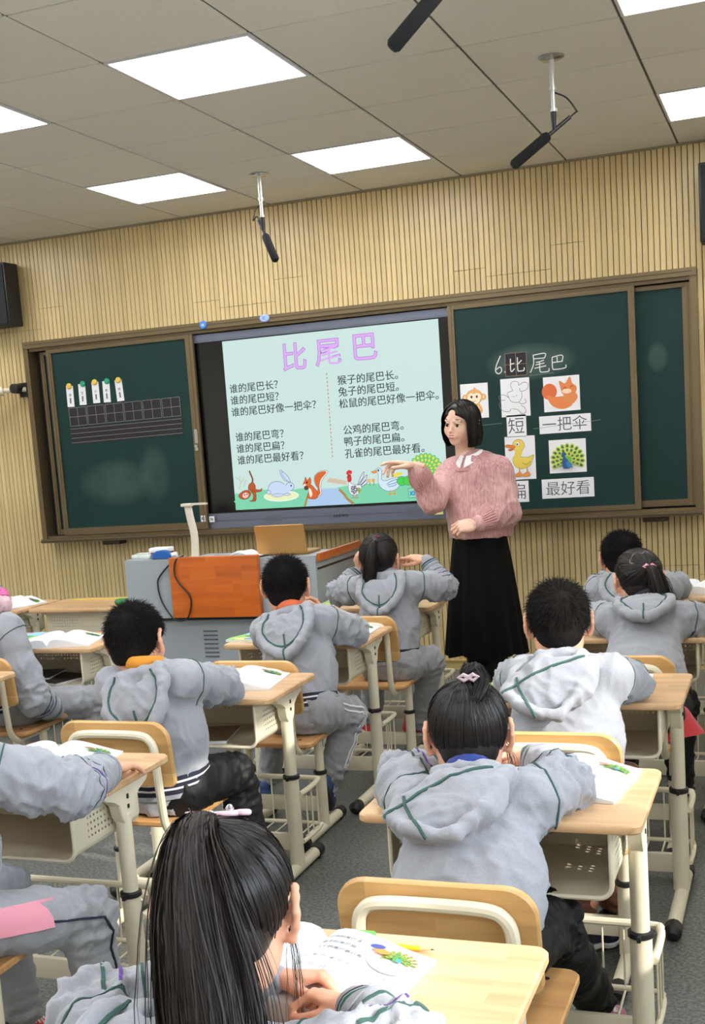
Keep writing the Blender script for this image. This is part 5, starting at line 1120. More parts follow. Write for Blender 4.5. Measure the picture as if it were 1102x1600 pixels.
def child(name_label, hip, c7, head, arms, hair='boy', hood=(0, 1.0), res=.0075, shoulder=.122, pants=None, top=None, legs=None, shoes=None, collar=None, extras=None, yaw=0, belly=.128, stripes=True, group='pupils', cuff_cols=None, seed=0, hoodie=True, skin=None, sleeve_r=1.0, cat='person', high_collar=False):
    pants = pants or M_PANTS; top = top or M_HOOD; skin = skin or M_SKIN
    hip = np.array(hip, float); c7 = np.array(c7, float); R0 = V3(hip[0], hip[1], 0); root = empty('person', name_label, cat, tuple(R0), 0, group)
    u = unit(c7-hip); r = unit(V3(math.cos(math.radians(yaw)), math.sin(math.radians(yaw)), 0)); f = unit(np.cross(u, r)); r = unit(np.cross(f, u))
    sh = {s_: c7+r*s_*shoulder-u*.040+f*.022 for s_ in (-1, 1)}; hp = {s_: hip+r*s_*.062 for s_ in (-1, 1)}
    el = {-1: np.array(arms['el'], float), 1: np.array(arms['er'], float)}; wr = {-1: np.array(arms['wl'], float), 1: np.array(arms['wr'], float)}
    lg = legs or {}; kn = {s_: np.array(lg.get('kl' if s_ < 0 else 'kr', hp[s_]+V3(s_*.035, .29, -.025)), float) for s_ in (-1, 1)}
    an = {s_: np.array(lg.get('al' if s_ < 0 else 'ar', kn[s_]+V3(0, .01, 0)+V3(0, 0, .085-kn[s_][2])), float) for s_ in (-1, 1)}
    Mh = head_matrix(Vector(head[0]), *head[1:]); HP = np.array(Mh)
    # --- the body: one continuous skin from head to ankles
    pts = [hip, c7]+list(sh.values())+list(el.values())+list(wr.values())+list(kn.values())+list(an.values()); lo = np.min(pts, 0)-.09; hi = np.max(pts, 0)+.09
    B = Field(lo, hi, .011); nb = xf(V3(0, -.036, -.165)[None], HP)[0]
    B.cap(hip+f*.01, c7-u*.09+f*.04, .085, .072, .03, sq=(f, .7)); B.cap(sh[-1]+f*.012-u*.01, sh[1]+f*.012-u*.01, .034, .034, .03); B.cap(c7-u*.05+f*.01, nb, .045, .040, .03)
    for s_ in (-1, 1):
        B.cap(sh[s_], el[s_], .038, .030, .02); B.cap(el[s_], wr[s_], .030, .019, .012); B.cap(hp[s_], kn[s_], .058, .042, .03); B.cap(kn[s_], an[s_], .040, .026, .02)
    parts = [B.mesh(), (xf((HA if head[0] is None else HC)[0], HP), HC[1])]
    for s_, key in ((-1, 'hl'), (1, 'hr')):
        h_ = arms.get(key)
        if h_: parts.append(hand_at(h_[0], wr[s_], h_[1], h_[2], h_[3] if len(h_) > 3 else .74, s_ < 0))
    P, Q = join(parts); link('body', to_mesh('body', P-R0, Q, skin), root)
    Mloc = Matrix.Translation(Vector(-R0)) @ Mh; put_face(root, Mloc)
    # --- hair
    if hair not in _hair_me:
        hp_, hq = hair_set(hair); me = to_mesh('hair', hp_, hq, M_HAIRS if hair == 'boy' else M_HAIR); _hair_me[hair] = me
    ho = link('hair', _hair_me[hair], root); ho.matrix_basis = Mloc
    # --- hooded top
    pts = [hip, c7]+list(sh.values())+list(el.values())+list(wr.values()); lo = np.min(pts, 0)-.13; hi = np.max(pts, 0)+.13; lo[2] = max(lo[2], .392 if lg.get('sit', True) else -1); T = Field(lo, hi, res)
    T.cap(hip+u*.005, hip+u*.17+f*.02, belly, belly*1.03, .03, sq=(f, .76)); T.cap(hip+u*.17+f*.02, c7-u*.105+f*.035, belly*1.03, belly*.93, .05, sq=(f, .72)); T.cap(sh[-1]-r*-.02-u*.012+f*.012, sh[1]-r*.02-u*.012+f*.012, .056, .056, .05); T.cap(c7-u*.03+f*.012, c7-u*.01+f*.03, .050, .046, .035)
    for s_ in (-1, 1):
        k_ = sleeve_r; fa = unit(wr[s_]-el[s_]); T.cap(sh[s_], el[s_], .056*k_, .050*k_, .03); T.cap(el[s_], wr[s_]-fa*.05, .050*k_, .037*k_, .012); T.cap(wr[s_]-fa*.06, wr[s_]-fa*.012, .035*k_, .0255*k_, .012)
        mid = sh[s_]*.45+el[s_]*.55; T.ell(mid-V3(0, 0, .006), (.055*k_,)*3, .03)
    bk = -f; hr, hs = math.radians(hood[0]), hood[1]; slant = len(hood) > 2
    def hpnt(x, y, z):
        y = y+.012+.10*max(0, -z); xx = (x*math.cos(hr)-z*math.sin(hr))*hs; zz = (x*math.sin(hr)+z*math.cos(hr))*hs; return c7+r*xx+bk*(y*hs)+u*zz
    if hoodie:
        half = [(-.046, -.055, -.048), (-.066, -.025, -.010), (-.080, .018, .004), (-.094, .048, -.028), (-.090, .070, -.075), (-.062, .084, -.118), (-.030, .090, -.145), (0, .092, -.154)]
        SL = [(.046, -.055, -.048), (.068, -.020, -.005), (.076, .020, -.008), (.070, .058, -.055), (.046, .083, -.112), (.012, .096, -.158), (-.035, .094, -.155), (-.085, .076, -.130), (-.124, .048, -.092), (-.112, .020, -.040), (-.084, .0, -.006), (-.066, -.025, -.010), (-.046, -.055, -.048)]
        up_ = SL if slant else half+[(-x, y, z) for x, y, z in half[-2::-1]]; T.chain([hpnt(*q) for q in up_], [.016, .017, .017, .014, .013, .013, .013, .013, .013, .014, .016, .017, .016] if slant else [.016, .017, .018, .018, .017, .017, .017, .017]+[.017, .017, .017, .018, .018, .017, .016], .007)
        RR = np.stack([r, unit(bk*math.cos(.30)+u*math.sin(.30)), unit(u*math.cos(.30)-bk*math.sin(.30))])
        if slant: T.ell(hpnt(-.040, .048, -.088), (.080*hs, .022*hs, .068*hs), .014, RR)
        T.ell(hpnt(0, .050, -.066), (.088*hs, .028*hs, .083*hs), .012, RR); T.cap(hpnt(-.050, .020, .004), hpnt(.050, .020, .004), .017, .017, .012)
        T.ell(hpnt(0, .046, .002), (.034*hs, .014, .03*hs), .012, op='sub')
    P, Q = T.mesh(); P = smooth_mesh(P, Q, 1, .4)
    wgt = np.full(len(P), .55)
    for s_ in (-1, 1):
        wgt += 1.1*np.exp(-(np.linalg.norm(P-el[s_], axis=1)/.085)**2)+.5*np.exp(-(np.linalg.norm(P-sh[s_]*.6-el[s_]*.4+V3(0, 0, .04), axis=1)/.07)**2)
    wgt += .6*np.exp(-(np.linalg.norm(P-hip-u*.07, axis=1)/.10)**2)
    P = folds(P, Q, .0125 if hoodie else .006, (15, 15, 9), seed, np.minimum(wgt, 1.5)); P = arm_creases(P, Q, [(sh[s_], el[s_], wr[s_], .085) for s_ in (-1, 1)], amp=.0042, seed=seed); to = link('hooded_top' if hoodie else 'jumper', to_mesh('hooded_top', P-R0, Q, top), root); bv = bvh_of(P, Q)
    for s_ in (-1, 1):
        fa = unit(wr[s_]-el[s_]); c0 = wr[s_]-fa*.062; cc = cuff_cols or [M_RIB, M_TEALR, M_NAVY]
        ring_band(bv, c0, fa, [(0, 0), (.014, 1), (.020, 0), (.024, 2), (.031, 0), (.044, 0)], 'cuff', cc, to, maxr=.07, root=R0, n=28, lift=.003)
        if hoodie and stripes:
            ua = unit(el[s_]-sh[s_]); L_ = np.linalg.norm(el[s_]-sh[s_]); ring_band(bv, sh[s_]+ua*.035, unit(ua*.8+r*s_*.35), [(0, 0), (.0035, 0)], 'shoulder_seam', [M_SEAM], to, maxr=.085, root=R0, lift=.0022, n=72)
            fl = np.linalg.norm(wr[s_]-el[s_])
            for hh, mm, ww in ((.02, M_SEAM, .006), (.045, M_PURPLE, .005), (.075, M_SEAM, .0045)):
                if hh < fl-.08: ring_band(bv, el[s_]+fa*hh, fa, [(0, 0), (ww, 0)], 'sleeve_stripe', [mm], to, maxr=.075, root=R0, lift=.0022, n=72)
    if hoodie:
        ring_band(bv, hip+u*.012, u, [(-.020, 0), (-.006, 1), (.008, 2), (.014, 1), (.026, 2), (.032, 1), (.044, 0)], 'hem_band', [M_RIB, M_NAVY, M_WHITE], to, maxr=.3, n=44, root=R0, lift=.004)
        def onhood(x, z):
            o = hpnt(x, .35, z); h_ = bv.ray_cast(Vector(o), Vector(f), .5); return (np.array(h_[0]), np.array(h_[1])) if h_[0] is not None else (None, None)
        def dense(L): return [(p.x, p.y) for p in bez([(a, b_, 0) for a, b_ in L], 4)]
        for ln, w_ in (((SEAMS['A'], .0065), (SEAMS['B'], .0065)) if slant else ((SEAMS['U'], .0065), (SEAMS['C'], .0065))): tape([onhood(*q) for q in dense(ln)], w_*hs, 'hood_seam', M_SEAM, to, R0, .0034)
    if collar is not None:
        ct = c7+f*.030+u*.006; ring = [ct+r*.049*math.cos(t)+f*.052*math.sin(t)+u*(.012+.016*high_collar-.018*math.sin(t)) for t in [2*math.pi*k/20 for k in range(20)]]
        MB().tube([tuple(p-R0) for p in ring], .013, 10, closed=True, flat=tuple(u), sy=1.5+.9*high_collar).build('shirt_collar', collar, root)
    # --- trousers and shoes
    pts = [hip]+list(kn.values())+list(an.values()); L = Field(np.min(pts, 0)-.12, np.max(pts, 0)+.12, res*1.1)
    L.cap(hip-r*.05-u*.01, hip+r*.05-u*.01, .088, .088, .04)
    for s_ in (-1, 1): L.cap(hp[s_], kn[s_], .074, .060, .03); L.cap(kn[s_], an[s_]*.92+kn[s_]*.08, .059, .044, .02)
    P, Q = L.mesh(); w = .6+1.0*np.exp(-(np.minimum(*[np.linalg.norm(P-kn[s_], axis=1) for s_ in (-1, 1)])/.09)**2); P = folds(P, Q, .012, (13, 13, 13), seed+3, w); P = arm_creases(P, Q, [(hp[s_], kn[s_], an[s_], .07) for s_ in (-1, 1)]+[(kn[s_], an[s_]+V3(0, 0, .02), an[s_], .06) for s_ in (-1, 1)], .006, .034, seed)
    tr = link('trousers', to_mesh('trousers', P-R0, Q, pants), root); bl_ = bvh_of(P, Q)
    sh_ = shoes or (M_DARKGREYT, None, None)
    for s_, key in ((-1, 'sl'), (1, 'sr')):
        d_ = lg.get(key) or {}; base = d_.get('at', (an[s_][0], an[s_][1]+.01, .002)); build_shoe('shoe', root, tuple(np.array(base)-R0), d_.get('dir', (s_*.12, 1, 0)), sh_[0], sh_[1], d_.get('up', (0, 0, 1)), .92, d_.get('logo'))
    if extras: extras(dict(root=root, R0=R0, M=Mloc, bv=bv, bl=bl_, kn=kn, an=an, hp=hp, r=r, f=f, u=u, c7=c7, top=to, tr=tr, hip=hip, el=el, wr=wr, sh=sh))
    return root
def part_hair(e, PQ, name='ponytail', m_=None):
    o = link(name, to_mesh(name, *PQ, m_ or M_HAIR), e['root']); o.matrix_basis = e['M']; return o
def leg_tape(e, s_, mats, offs=(0,), w=.007):
    """sewn stripes down the outside of a leg"""
    kn, an, hp = e['kn'][s_], e['an'][s_], e['hp'][s_]; side = e['r']*s_
    path = [hp*(1-t)+kn*t for t in np.linspace(.15, .9, 8)]+[kn*(1-t)+an*t for t in np.linspace(.12, .9, 7)]
    for o_, mt in zip(offs, mats):
        hits = []
        for i, p in enumerate(path):
            t = unit((path[min(i+1, len(path)-1)]-path[max(i-1, 0)])); dn = unit(np.cross(side, t)); q = p+dn*o_
            h_ = e['bl'].ray_cast(Vector(q), Vector(side), .2); hits.append((np.array(h_[0]), side) if h_[0] is not None else (None, None))
        tape(hits, w, 'side_stripe', mt, e['tr'], e['R0'], .0034)

DOWN = (0, 0, -1)
def clip_bow(e, pos, m_, name='hair_clip', s_=1.0, kind='bow'):
    o = MB()
    if kind == 'bow':
        for a in (-1, 1): o.tube([(0, 0, 0), (a*.010*s_, -.004, .006*s_), (a*.020*s_, -.002, .001), (a*.010*s_, 0, -.006*s_), (0, 0, 0)], .0045*s_, 8)
        o.lathe([(.001, .006*s_), (.005*s_, .003*s_), (.005*s_, -.003*s_), (.001, -.006*s_)], 10)
    q = o.build(name, m_, e['root']); q.matrix_basis = e['M'] @ Matrix.Translation(pos); return q

# P1: nearest girl, long ponytail
def ex1(e):
    T = tail([(-.010, -.070, .088), (-.014, -.110, .098), (-.020, -.142, .060), (-.012, -.158, -.02), (.004, -.160, -.11), (.014, -.152, -.20), (.016, -.146, -.28), (.012, -.14, -.36)], [.014, .020, .034, .052, .062, .062, .052, .036], 5200, .42, w=.0024, wisp=.05, seg=18, trim=.3)
    part_hair(e, T, 'ponytail', M_HAIRB)
    lw = tail([(.070, .028, -.01), (.080, .040, -.06), (.082, .050, -.12), (.078, .055, -.19)], [.003, .009, .013, .010], 26, .6, w=.0009, wisp=.3, seg=12, trim=.4); part_hair(e, lw, 'loose_strands', M_HAIRB)
    o = MB().lathe([(.001, .010), (.010, .009), (.014, 0), (.010, -.009), (.001, -.010)], 18); o.v = [(a*1.0, b_*.8, c_) for a, b_, c_ in o.v]
    q = o.build('hair_tie', M_HAIRCAP, e['root']); q.matrix_basis = e['M'] @ Matrix.Translation((-.010, -.080, .094))
    cm = mat('clip_pink', (246, 206, 222), .3); c_ = MB()
    c_.prism([(-.034+.020*math.cos(t), .014*math.sin(t)) for t in [2*math.pi*k/18 for k in range(18)]], 0, .007, 'Z', .002)
    for a, b_, rr in ((-.004, .004, .009), (.006, -.006, .009), (.022, .008, .006), (.026, -.004, .006), (.018, .0, .007)): c_.prism([(a+rr*1.5*math.cos(t), b_+rr*math.sin(t)) for t in [2*math.pi*k/14 for k in range(14)]], .0, .006+a*.05, 'Z', .002)
    k = c_.build('hair_clip', cm, e['root']); k.matrix_basis = e['M'] @ Matrix.Translation((.004, -.034, .1105)) @ Matrix.Rotation(math.radians(12), 4, 'X')
    j = MB().lathe([(.0055, 0), (.006, .004), (.003, .008), (.0005, .009)], 10, (.006, 0, .006)).build('clip_gem', M_CHROME, k)
child('girl with a long black ponytail and pink hair clip, nearest the camera', (1.63, -6.10, .46), (1.625, -5.865, .735), ((1.632, -5.735, .846), 16, 26, 0, 1.06), dict(el=(1.44, -5.80, .700), er=(1.905, -5.83, .705), wl=(1.665, -5.665, .712), wr=(1.800, -5.715, .708), hl=('pinch', (.85, .35, -.02), (.25, -.35, -1)), hr=('pinch', (-.92, .30, .02), (-.2, -.35, -1))),
      'top', (0, 1.05), .0062, collar=mat('cyan_shirt', (70, 170, 205), .7), extras=ex1, seed=1)
# P2: girl with clipped-up hair at the half-sunlit desk
def ex2(e):
    T = tail([(.0, -.055, .100), (.004, -.066, .126), (.020, -.060, .128), (.032, -.070, .098), (.022, -.088, .070), (.010, -.092, .055)], [.010, .015, .017, .017, .014, .010], 900, .8, w=.0022, wisp=.12, seg=12, trim=.25); part_hair(e, T, 'hair_bun')
    W = tail([(.072, .0, -.02), (.088, -.004, -.06), (.088, -.008, -.10)], [.004, .010, .012], 26, .7, w=.0009, wisp=.4, seg=8); part_hair(e, W, 'loose_strands')
    N_ = tail([(0, -.070, -.055), (0, -.085, -.085), (0, -.088, -.115)], [.040, .040, .036], 160, .25, w=.0012, wisp=.2, seg=7); part_hair(e, N_, 'loose_strands')
    clip_bow(e, (.006, -.088, .110), mat('clip_grey_pink', (196, 172, 180), .35), s_=1.0)
BLUE_FLEECE = mat('blue_fleece', (34, 60, 140), .85, sheen=.4, bump=.8, bscale=120)
child('girl with clipped-up hair leaning on the half-sunlit desk, seen from behind', (1.765, -5.03, .46), (1.722, -4.775, .742), ((1.700, -4.665, .822), 15, 14, 0), dict(el=(1.535, -4.640, .708), er=(1.905, -4.665, .708), wl=(1.66, -4.50, .712), wr=(1.79, -4.47, .712), hl=('flat', (.8, .5, 0), DOWN), hr=('flat', (-.8, .5, 0), DOWN)),
      'bun', (0, 1.14, 1), .0062, collar=BLUE_FLEECE, pants=M_BLKT, extras=ex2, seed=2, belly=.136, shoes=(mat('pink_shoe_leather', (170, 112, 128), .4), mat('brown_sole', (120, 90, 80), .6), None),
      legs=dict(kr=(1.868, -4.73, .425), ar=(1.915, -4.44, .11), sr=dict(at=(1.925, -4.40, .004), dir=(.15, 1, .0))))
# P3: boy with cropped hair at right
child('boy with short cropped black hair and a sunlit hood, right column', (1.775, -4.03, .46), (1.768, -3.865, .818), ((1.738, -3.765, .915), 12, 8, 0), dict(el=(1.575, -3.660, .712), er=(1.915, -3.660, .712), wl=(1.66, -3.50, .712), wr=(1.82, -3.48, .712), hl=('flat', (.7, .6, 0), DOWN), hr=('flat', (-.7, .6, 0), DOWN)),
      'boy', (0, 1.14, 1), .0068, pants=M_BROWNT, seed=3, belly=.140, shoes=(mat('navy_shoe', (30, 34, 52), .6), M_SOLE, None), legs=dict(kr=(1.90, -3.76, .43), ar=(1.87, -3.83, .10), sr=dict(at=(1.862, -3.84, .010), dir=(.1, 1, .0)), al=(1.80, -3.93, .10), sl=dict(at=(1.80, -3.93, .015), dir=(.3, .9, -.15))))
# P4: braided girl
def ex4(e):
    T = tail([(.014, -.100, .026), (.026, -.128, .012), (.040, -.134, -.04), (.054, -.126, -.10), (.070, -.120, -.150), (.076, -.116, -.190)], [.012, .021, .032, .033, .028, .012], 1800, .7, w=.0024, seg=12); part_hair(e, T)
    clip_bow(e, (.018, -.112, .028), mat('pink_tie', (246, 170, 186), .5), 'hair_tie', 1.1)
    part_m = mat('hair_parting', (196, 172, 160), .8)
    for pts in ([(-.035, .0), (-.020, .018), (0, .004)], [(0, .004), (.020, .020), (.036, .002)], [(-.035, .0), (-.045, -.02), (-.030, -.03)]):
        L_ = []
        for a, b_ in [(p.x, p.y) for p in bez([(a, b_, 0) for a, b_ in pts], 5)]:
            d = unit((a, -.075+b_*.3, .055+b_)); L_.append(tuple(SKC+d*(skull_r(d)+.0165)))
        MB().tube(L_, .0019, 6).build('hair_parting', part_m, e['root']).matrix_basis = e['M']
    for s_ in (-1, 1):
        br_ = MB()
        for k in range(9):
            t = k/8; d = unit((s_*(.045+.030*math.sin(t*2.2)), .03-.12*t, .075-.085*t)); p = SKC+d*(skull_r(d)+.009); br_.tube([tuple(p+V3(0, .006, .002)), tuple(p+d*.004), tuple(p+V3(s_*.001, -.008, -.006))], [.003, .0075, .003], 8)
        br_.build('braid', M_HAIR, e['root']).matrix_basis = e['M']
    sk = MB(); n = 30; ring = []
    for i, (rr, z) in enumerate(((.105, .50), (.15, .46), (.185, .405), (.20, .392))):
        for k in range(n):
            t = 2*math.pi*k/n; w = 1+.06*math.sin(t*7+i)*i/3; ring.append((rr*w*math.cos(t), .06+rr*.9*w*math.sin(t), z))
    sk.add(ring, [(i*n+k, i*n+(k+1) % n, (i+1)*n+(k+1) % n, (i+1)*n+k)[::-1] for i in range(3) for k in range(n)]); sk.build('skirt', M_RED, e['root'])
child('girl with braided hair and a pink-tied ponytail at far right', (1.86, -3.00, .46), (1.848, -2.63, .775), ((1.812, -2.515, .862), 20, 14, 0), dict(el=(1.665, -2.54, .712), er=(2.055, -2.55, .706), wl=(1.76, -2.38, .712), wr=(1.92, -2.38, .712), hl=('flat', (.7, .6, 0), DOWN), hr=('flat', (-.7, .6, 0), DOWN)),
      'low', (4, 1.0), .008, pants=M_BLKT, collar=mat('dark_turtleneck', (52, 48, 54), .9), high_collar=True, extras=ex4, seed=4)
# P5: farthest boy on the right
child('boy propping his elbows at the farthest desk of the right column', (1.70, -1.99, .46), (1.685, -1.855, .775), ((1.655, -1.765, .862), 10, 10, 0), dict(el=(1.540, -1.66, .712), er=(1.868, -1.66, .712), wl=(1.61, -1.60, .775), wr=(1.735, -1.60, .775), hl=('curl', (.3, .1, 1), (.3, -1, 0)), hr=('curl', (-.3, .1, 1), (-.3, -1, 0))),
      'boy', (0, 1.0), .009, seed=5)
# P6: boy in black trousers
child('boy in black trousers leaning at his desk, left of centre', (.575, -4.00, .46), (.548, -4.035, .818), ((.498, -3.965, .908), 2, 8, -4), dict(el=(.40, -3.80, .66), er=(.665, -3.740, .712), wl=(.46, -3.60, .71), wr=(.50, -3.58, .712), hl=('flat', (.5, .8, 0), DOWN), hr=('flat', (-.6, .8, 0), DOWN)),
      'boy', (8, 1.05), .0068, pants=M_BLKT, collar=mat('orange_collar', (226, 150, 50), .8), seed=6, belly=.134, legs=dict(kr=(.700, -3.78, .440), ar=(.72, -3.70, .09)), shoes=(M_BLACKP, M_BLACKP, None))
# P7: boy with striped trousers
def ex7(e): leg_tape(e, 1, [M_WHITE, M_WHITE], (-.010, .010), .008)
child('boy with white-striped grey trousers and a blue shoe, centre column', (.635, -3.03, .46), (.572, -2.935, .812), ((.530, -2.855, .918), 12, 4, 0), dict(el=(.430, -2.74, .712), er=(.765, -2.765, .712), wl=(.49, -2.66, .75), wr=(.610, -2.700, .775), hl=('curl', (.3, .1, 1), (.3, -1, 0)), hr=('curl', (-.55, -.15, 1), (-.6, -.8, 0))),
      'boy', (4, 1.08), .0075, collar=mat('orange_red_collar', (220, 110, 70), .8), extras=ex7, seed=7, legs=dict(kl=(.43, -2.80, .43), al=(.33, -2.72, .10), sl=dict(at=(.31, -2.72, .003), dir=(-.4, .9, 0)), kr=(.755, -2.865, .415), ar=(.690, -2.945, .185), sr=dict(at=(.672, -2.985, .125), dir=(-.10, .60, -.80), up=(.1, .8, .6), logo='N')),
      shoes=(mat('blue_shoe', (56, 84, 130), .6, var=.2, vscale=40), mat('dark_sole', (50, 52, 62), .6), None))
# P8: girl raising her hand
def ex8(e):
    T = tail([(.0, -.088, .072), (-.002, -.116, .070), (-.006, -.130, .020), (-.012, -.128, -.06), (-.020, -.122, -.135), (-.026, -.120, -.205)], [.011, .018, .028, .030, .027, .015], 1500, .6, w=.0024, seg=14, wisp=.08); part_hair(e, T)
    clip_bow(e, (.0, -.098, .080), mat('dark_tie', (40, 30, 36), .6), 'hair_tie', 1.0); clip_bow(e, (.004, -.060, .100), mat('red_clip', (190, 60, 90), .4), 'hair_clip', .5)
child('girl with a ponytail and red shoes raising one hand beside the woman', (.675, -2.08, .46), (.660, -2.035, .835), ((.612, -1.960, .912), 5, 2, 4), dict(el=(.395, -1.930, .755), er=(.895, -1.895, .765), wl=(.475, -1.830, .85), wr=(.790, -1.845, .888), hl=('curl', (.4, .1, 1), (.3, -1, 0)), hr=('point', (-1, .05, .18), (-.15, .2, -1), .80)),
      'high', (0, 1.0), .0078, extras=ex8, seed=8, legs=dict(kr=(.800, -1.90, .425), ar=(.715, -1.81, .10), sr=dict(at=(.690, -1.815, .06), dir=(.75, .5, -.12)), kl=(.52, -1.85, .43), al=(.44, -1.72, .10), sl=dict(at=(.42, -1.70, .03), dir=(-.5, .8, 0))), shoes=(mat('red_shoe', (206, 30, 44), .5), M_SOLE, None), belly=.120)
# P9: child at the left edge, sleeve with stripes
child('child cut by the left edge, grey sleeve hanging with green and purple stripes', (-.70, -3.00, .46), (-.765, -3.08, .80), ((-.80, -3.0, .90), 0, 6, 0), dict(el=(-.515, -3.075, .505), er=(-.515, -3.075, .505), wl=(-.80, -2.75, .70), wr=(-.500, -2.94, .425), hr=('curl', (.1, 1, -.2), (-1, 0, -.3))) | dict(el=(-.90, -2.9, .62)),
      'boy', (0, 1.0), .0085, seed=9, shoulder=.14, legs=dict(kr=(-.43, -2.78, .43), ar=(-.43, -2.74, .10)), sleeve_r=1.12)
# P10: child in pink at far left
child('child in a pink spotted sleeve leaning on the far left desk', (-1.86, -2.03, .46), (-1.86, -1.86, .80), ((-1.87, -1.78, .89), 0, 6, 0), dict(el=(-2.02, -1.64, .712), er=(-1.655, -1.660, .700), wl=(-1.93, -1.5, .712), wr=(-1.735, -1.600, .795), hl=('flat', (.6, .6, 0), DOWN), hr=('curl', (-.1, .2, 1), (-.8, -.4, 0))),
      'boy', (0, 1.0), .009, seed=10, top=M_LPINK, hoodie=False, extras=lambda e: ring_band(e['bv'], e['el'][1]*.9+e['wr'][1]*.1, unit(e['wr'][1]-e['el'][1]), [(0, 0), (.02, 0), (.04, 0), (.06, 0)], 'spotted_sleeve', [M_HOTPINK], e['top'], maxr=.09, root=e['R0'], lift=.008))
# P11: child at the lower left, only arm, hip and leg in the picture
def ex11(e):
    leg_tape(e, 1, [M_NAVY], (.0,), .006)
    ring_band(e['bl'], e['hip']+e['u']*.0, unit(e['u']+V3(0, 0, 0)), [(-.022, 0), (0, 0), (.02, 0), (.038, 0)], 'shirt_hem', [M_PINKC], e['root'], maxr=.3, n=60, root=e['R0'], rib=.004, lift=.010)
child('child with a grey sleeve and pink shirt hem resting a hand on the left desk', (.585, -5.09, .465), (.565, -5.04, .845), ((.54, -4.96, .95), 0, 10, 0), dict(el=(.40, -4.85, .70), er=(.835, -4.895, .728), wl=(.48, -4.66, .712), wr=(.783, -4.640, .702), hl=('flat', (.2, 1, 0), DOWN), hr=('flat', (-.02, 1, -.16), (.12, -.1, -1), .80)),
      'boy', (0, 1.0), .0068, shoulder=.135, seed=11, extras=ex11, belly=.125, sleeve_r=1.15, legs=dict(kr=(.825, -4.88, .425), ar=(.825, -4.83, .09), al=(.56, -4.80, .10), kl=(.54, -4.80, .43), sl=dict(at=(.545, -4.76, .003), dir=(.15, 1, 0))), shoes=(mat('red_shoe_cloth', (196, 28, 44), .6), M_SOLE, None))
# ------------------------------------------------------------------ the standing woman
M_KNIT, nt, b = new_mat('pink_chenille'); N = nt.nodes; L = nt.links
tc = N.new('ShaderNodeTexCoord'); mp = N.new('ShaderNodeMapping'); mp.inputs['Scale'].default_value = (170, 170, 9); L.new(tc.outputs['Object'], mp.inputs[0])
nz = N.new('ShaderNodeTexNoise'); nz.inputs['Scale'].default_value = 1.0; nz.inputs['Detail'].default_value = 3; L.new(mp.outputs[0], nz.inputs[0])
n2 = N.new('ShaderNodeTexNoise'); n2.inputs['Scale'].default_value = 5; n2.inputs['Detail'].default_value = 4; L.new(tc.outputs['Object'], n2.inputs[0])
ad = N.new('ShaderNodeMath'); ad.operation = 'ADD'; L.new(nz.outputs['Fac'], ad.inputs[0]); L.new(n2.outputs['Fac'], ad.inputs[1])
rp = N.new('ShaderNodeValToRGB'); e_ = rp.color_ramp.elements; e_[0].position = .75; e_[0].color = (*lin((176, 122, 124)), 1); e_[1].position = 1.25; e_[1].color = (*lin((228, 184, 182)), 1)
mr = N.new('ShaderNodeMath'); mr.operation = 'MULTIPLY'; mr.inputs[1].default_value = .5; L.new(ad.outputs[0], mr.inputs[0]); e_[0].position = .40; e_[1].position = .62; L.new(mr.outputs[0], rp.inputs[0]); L.new(rp.outputs[0], b.inputs['Base Color'])
bp = N.new('ShaderNodeBump'); bp.inputs['Strength'].default_value = .8; bp.inputs['Distance'].default_value = .002; L.new(nz.outputs['Fac'], bp.inputs['Height']); L.new(bp.outputs[0], b.inputs['Normal'])
b.inputs['Roughness'].default_value = .9; b.inputs['Sheen Weight'].default_value = .5; b.inputs['Sheen Roughness'].default_value = .4
M_RIBP = mat('pink_rib', (200, 146, 147), .9, sheen=.4, bump=.4, bscale=200); M_RIBPD = mat('pink_rib_groove', (142, 84, 90), .95)
M_VELVET = mat('black_velvet', (5, 5, 6), .85, sheen=.0, spec=.2); M_TIGHTS = mat('black_tights', (14, 14, 16), .7); M_COLLAR = mat('white_collar', (238, 236, 238), .6)
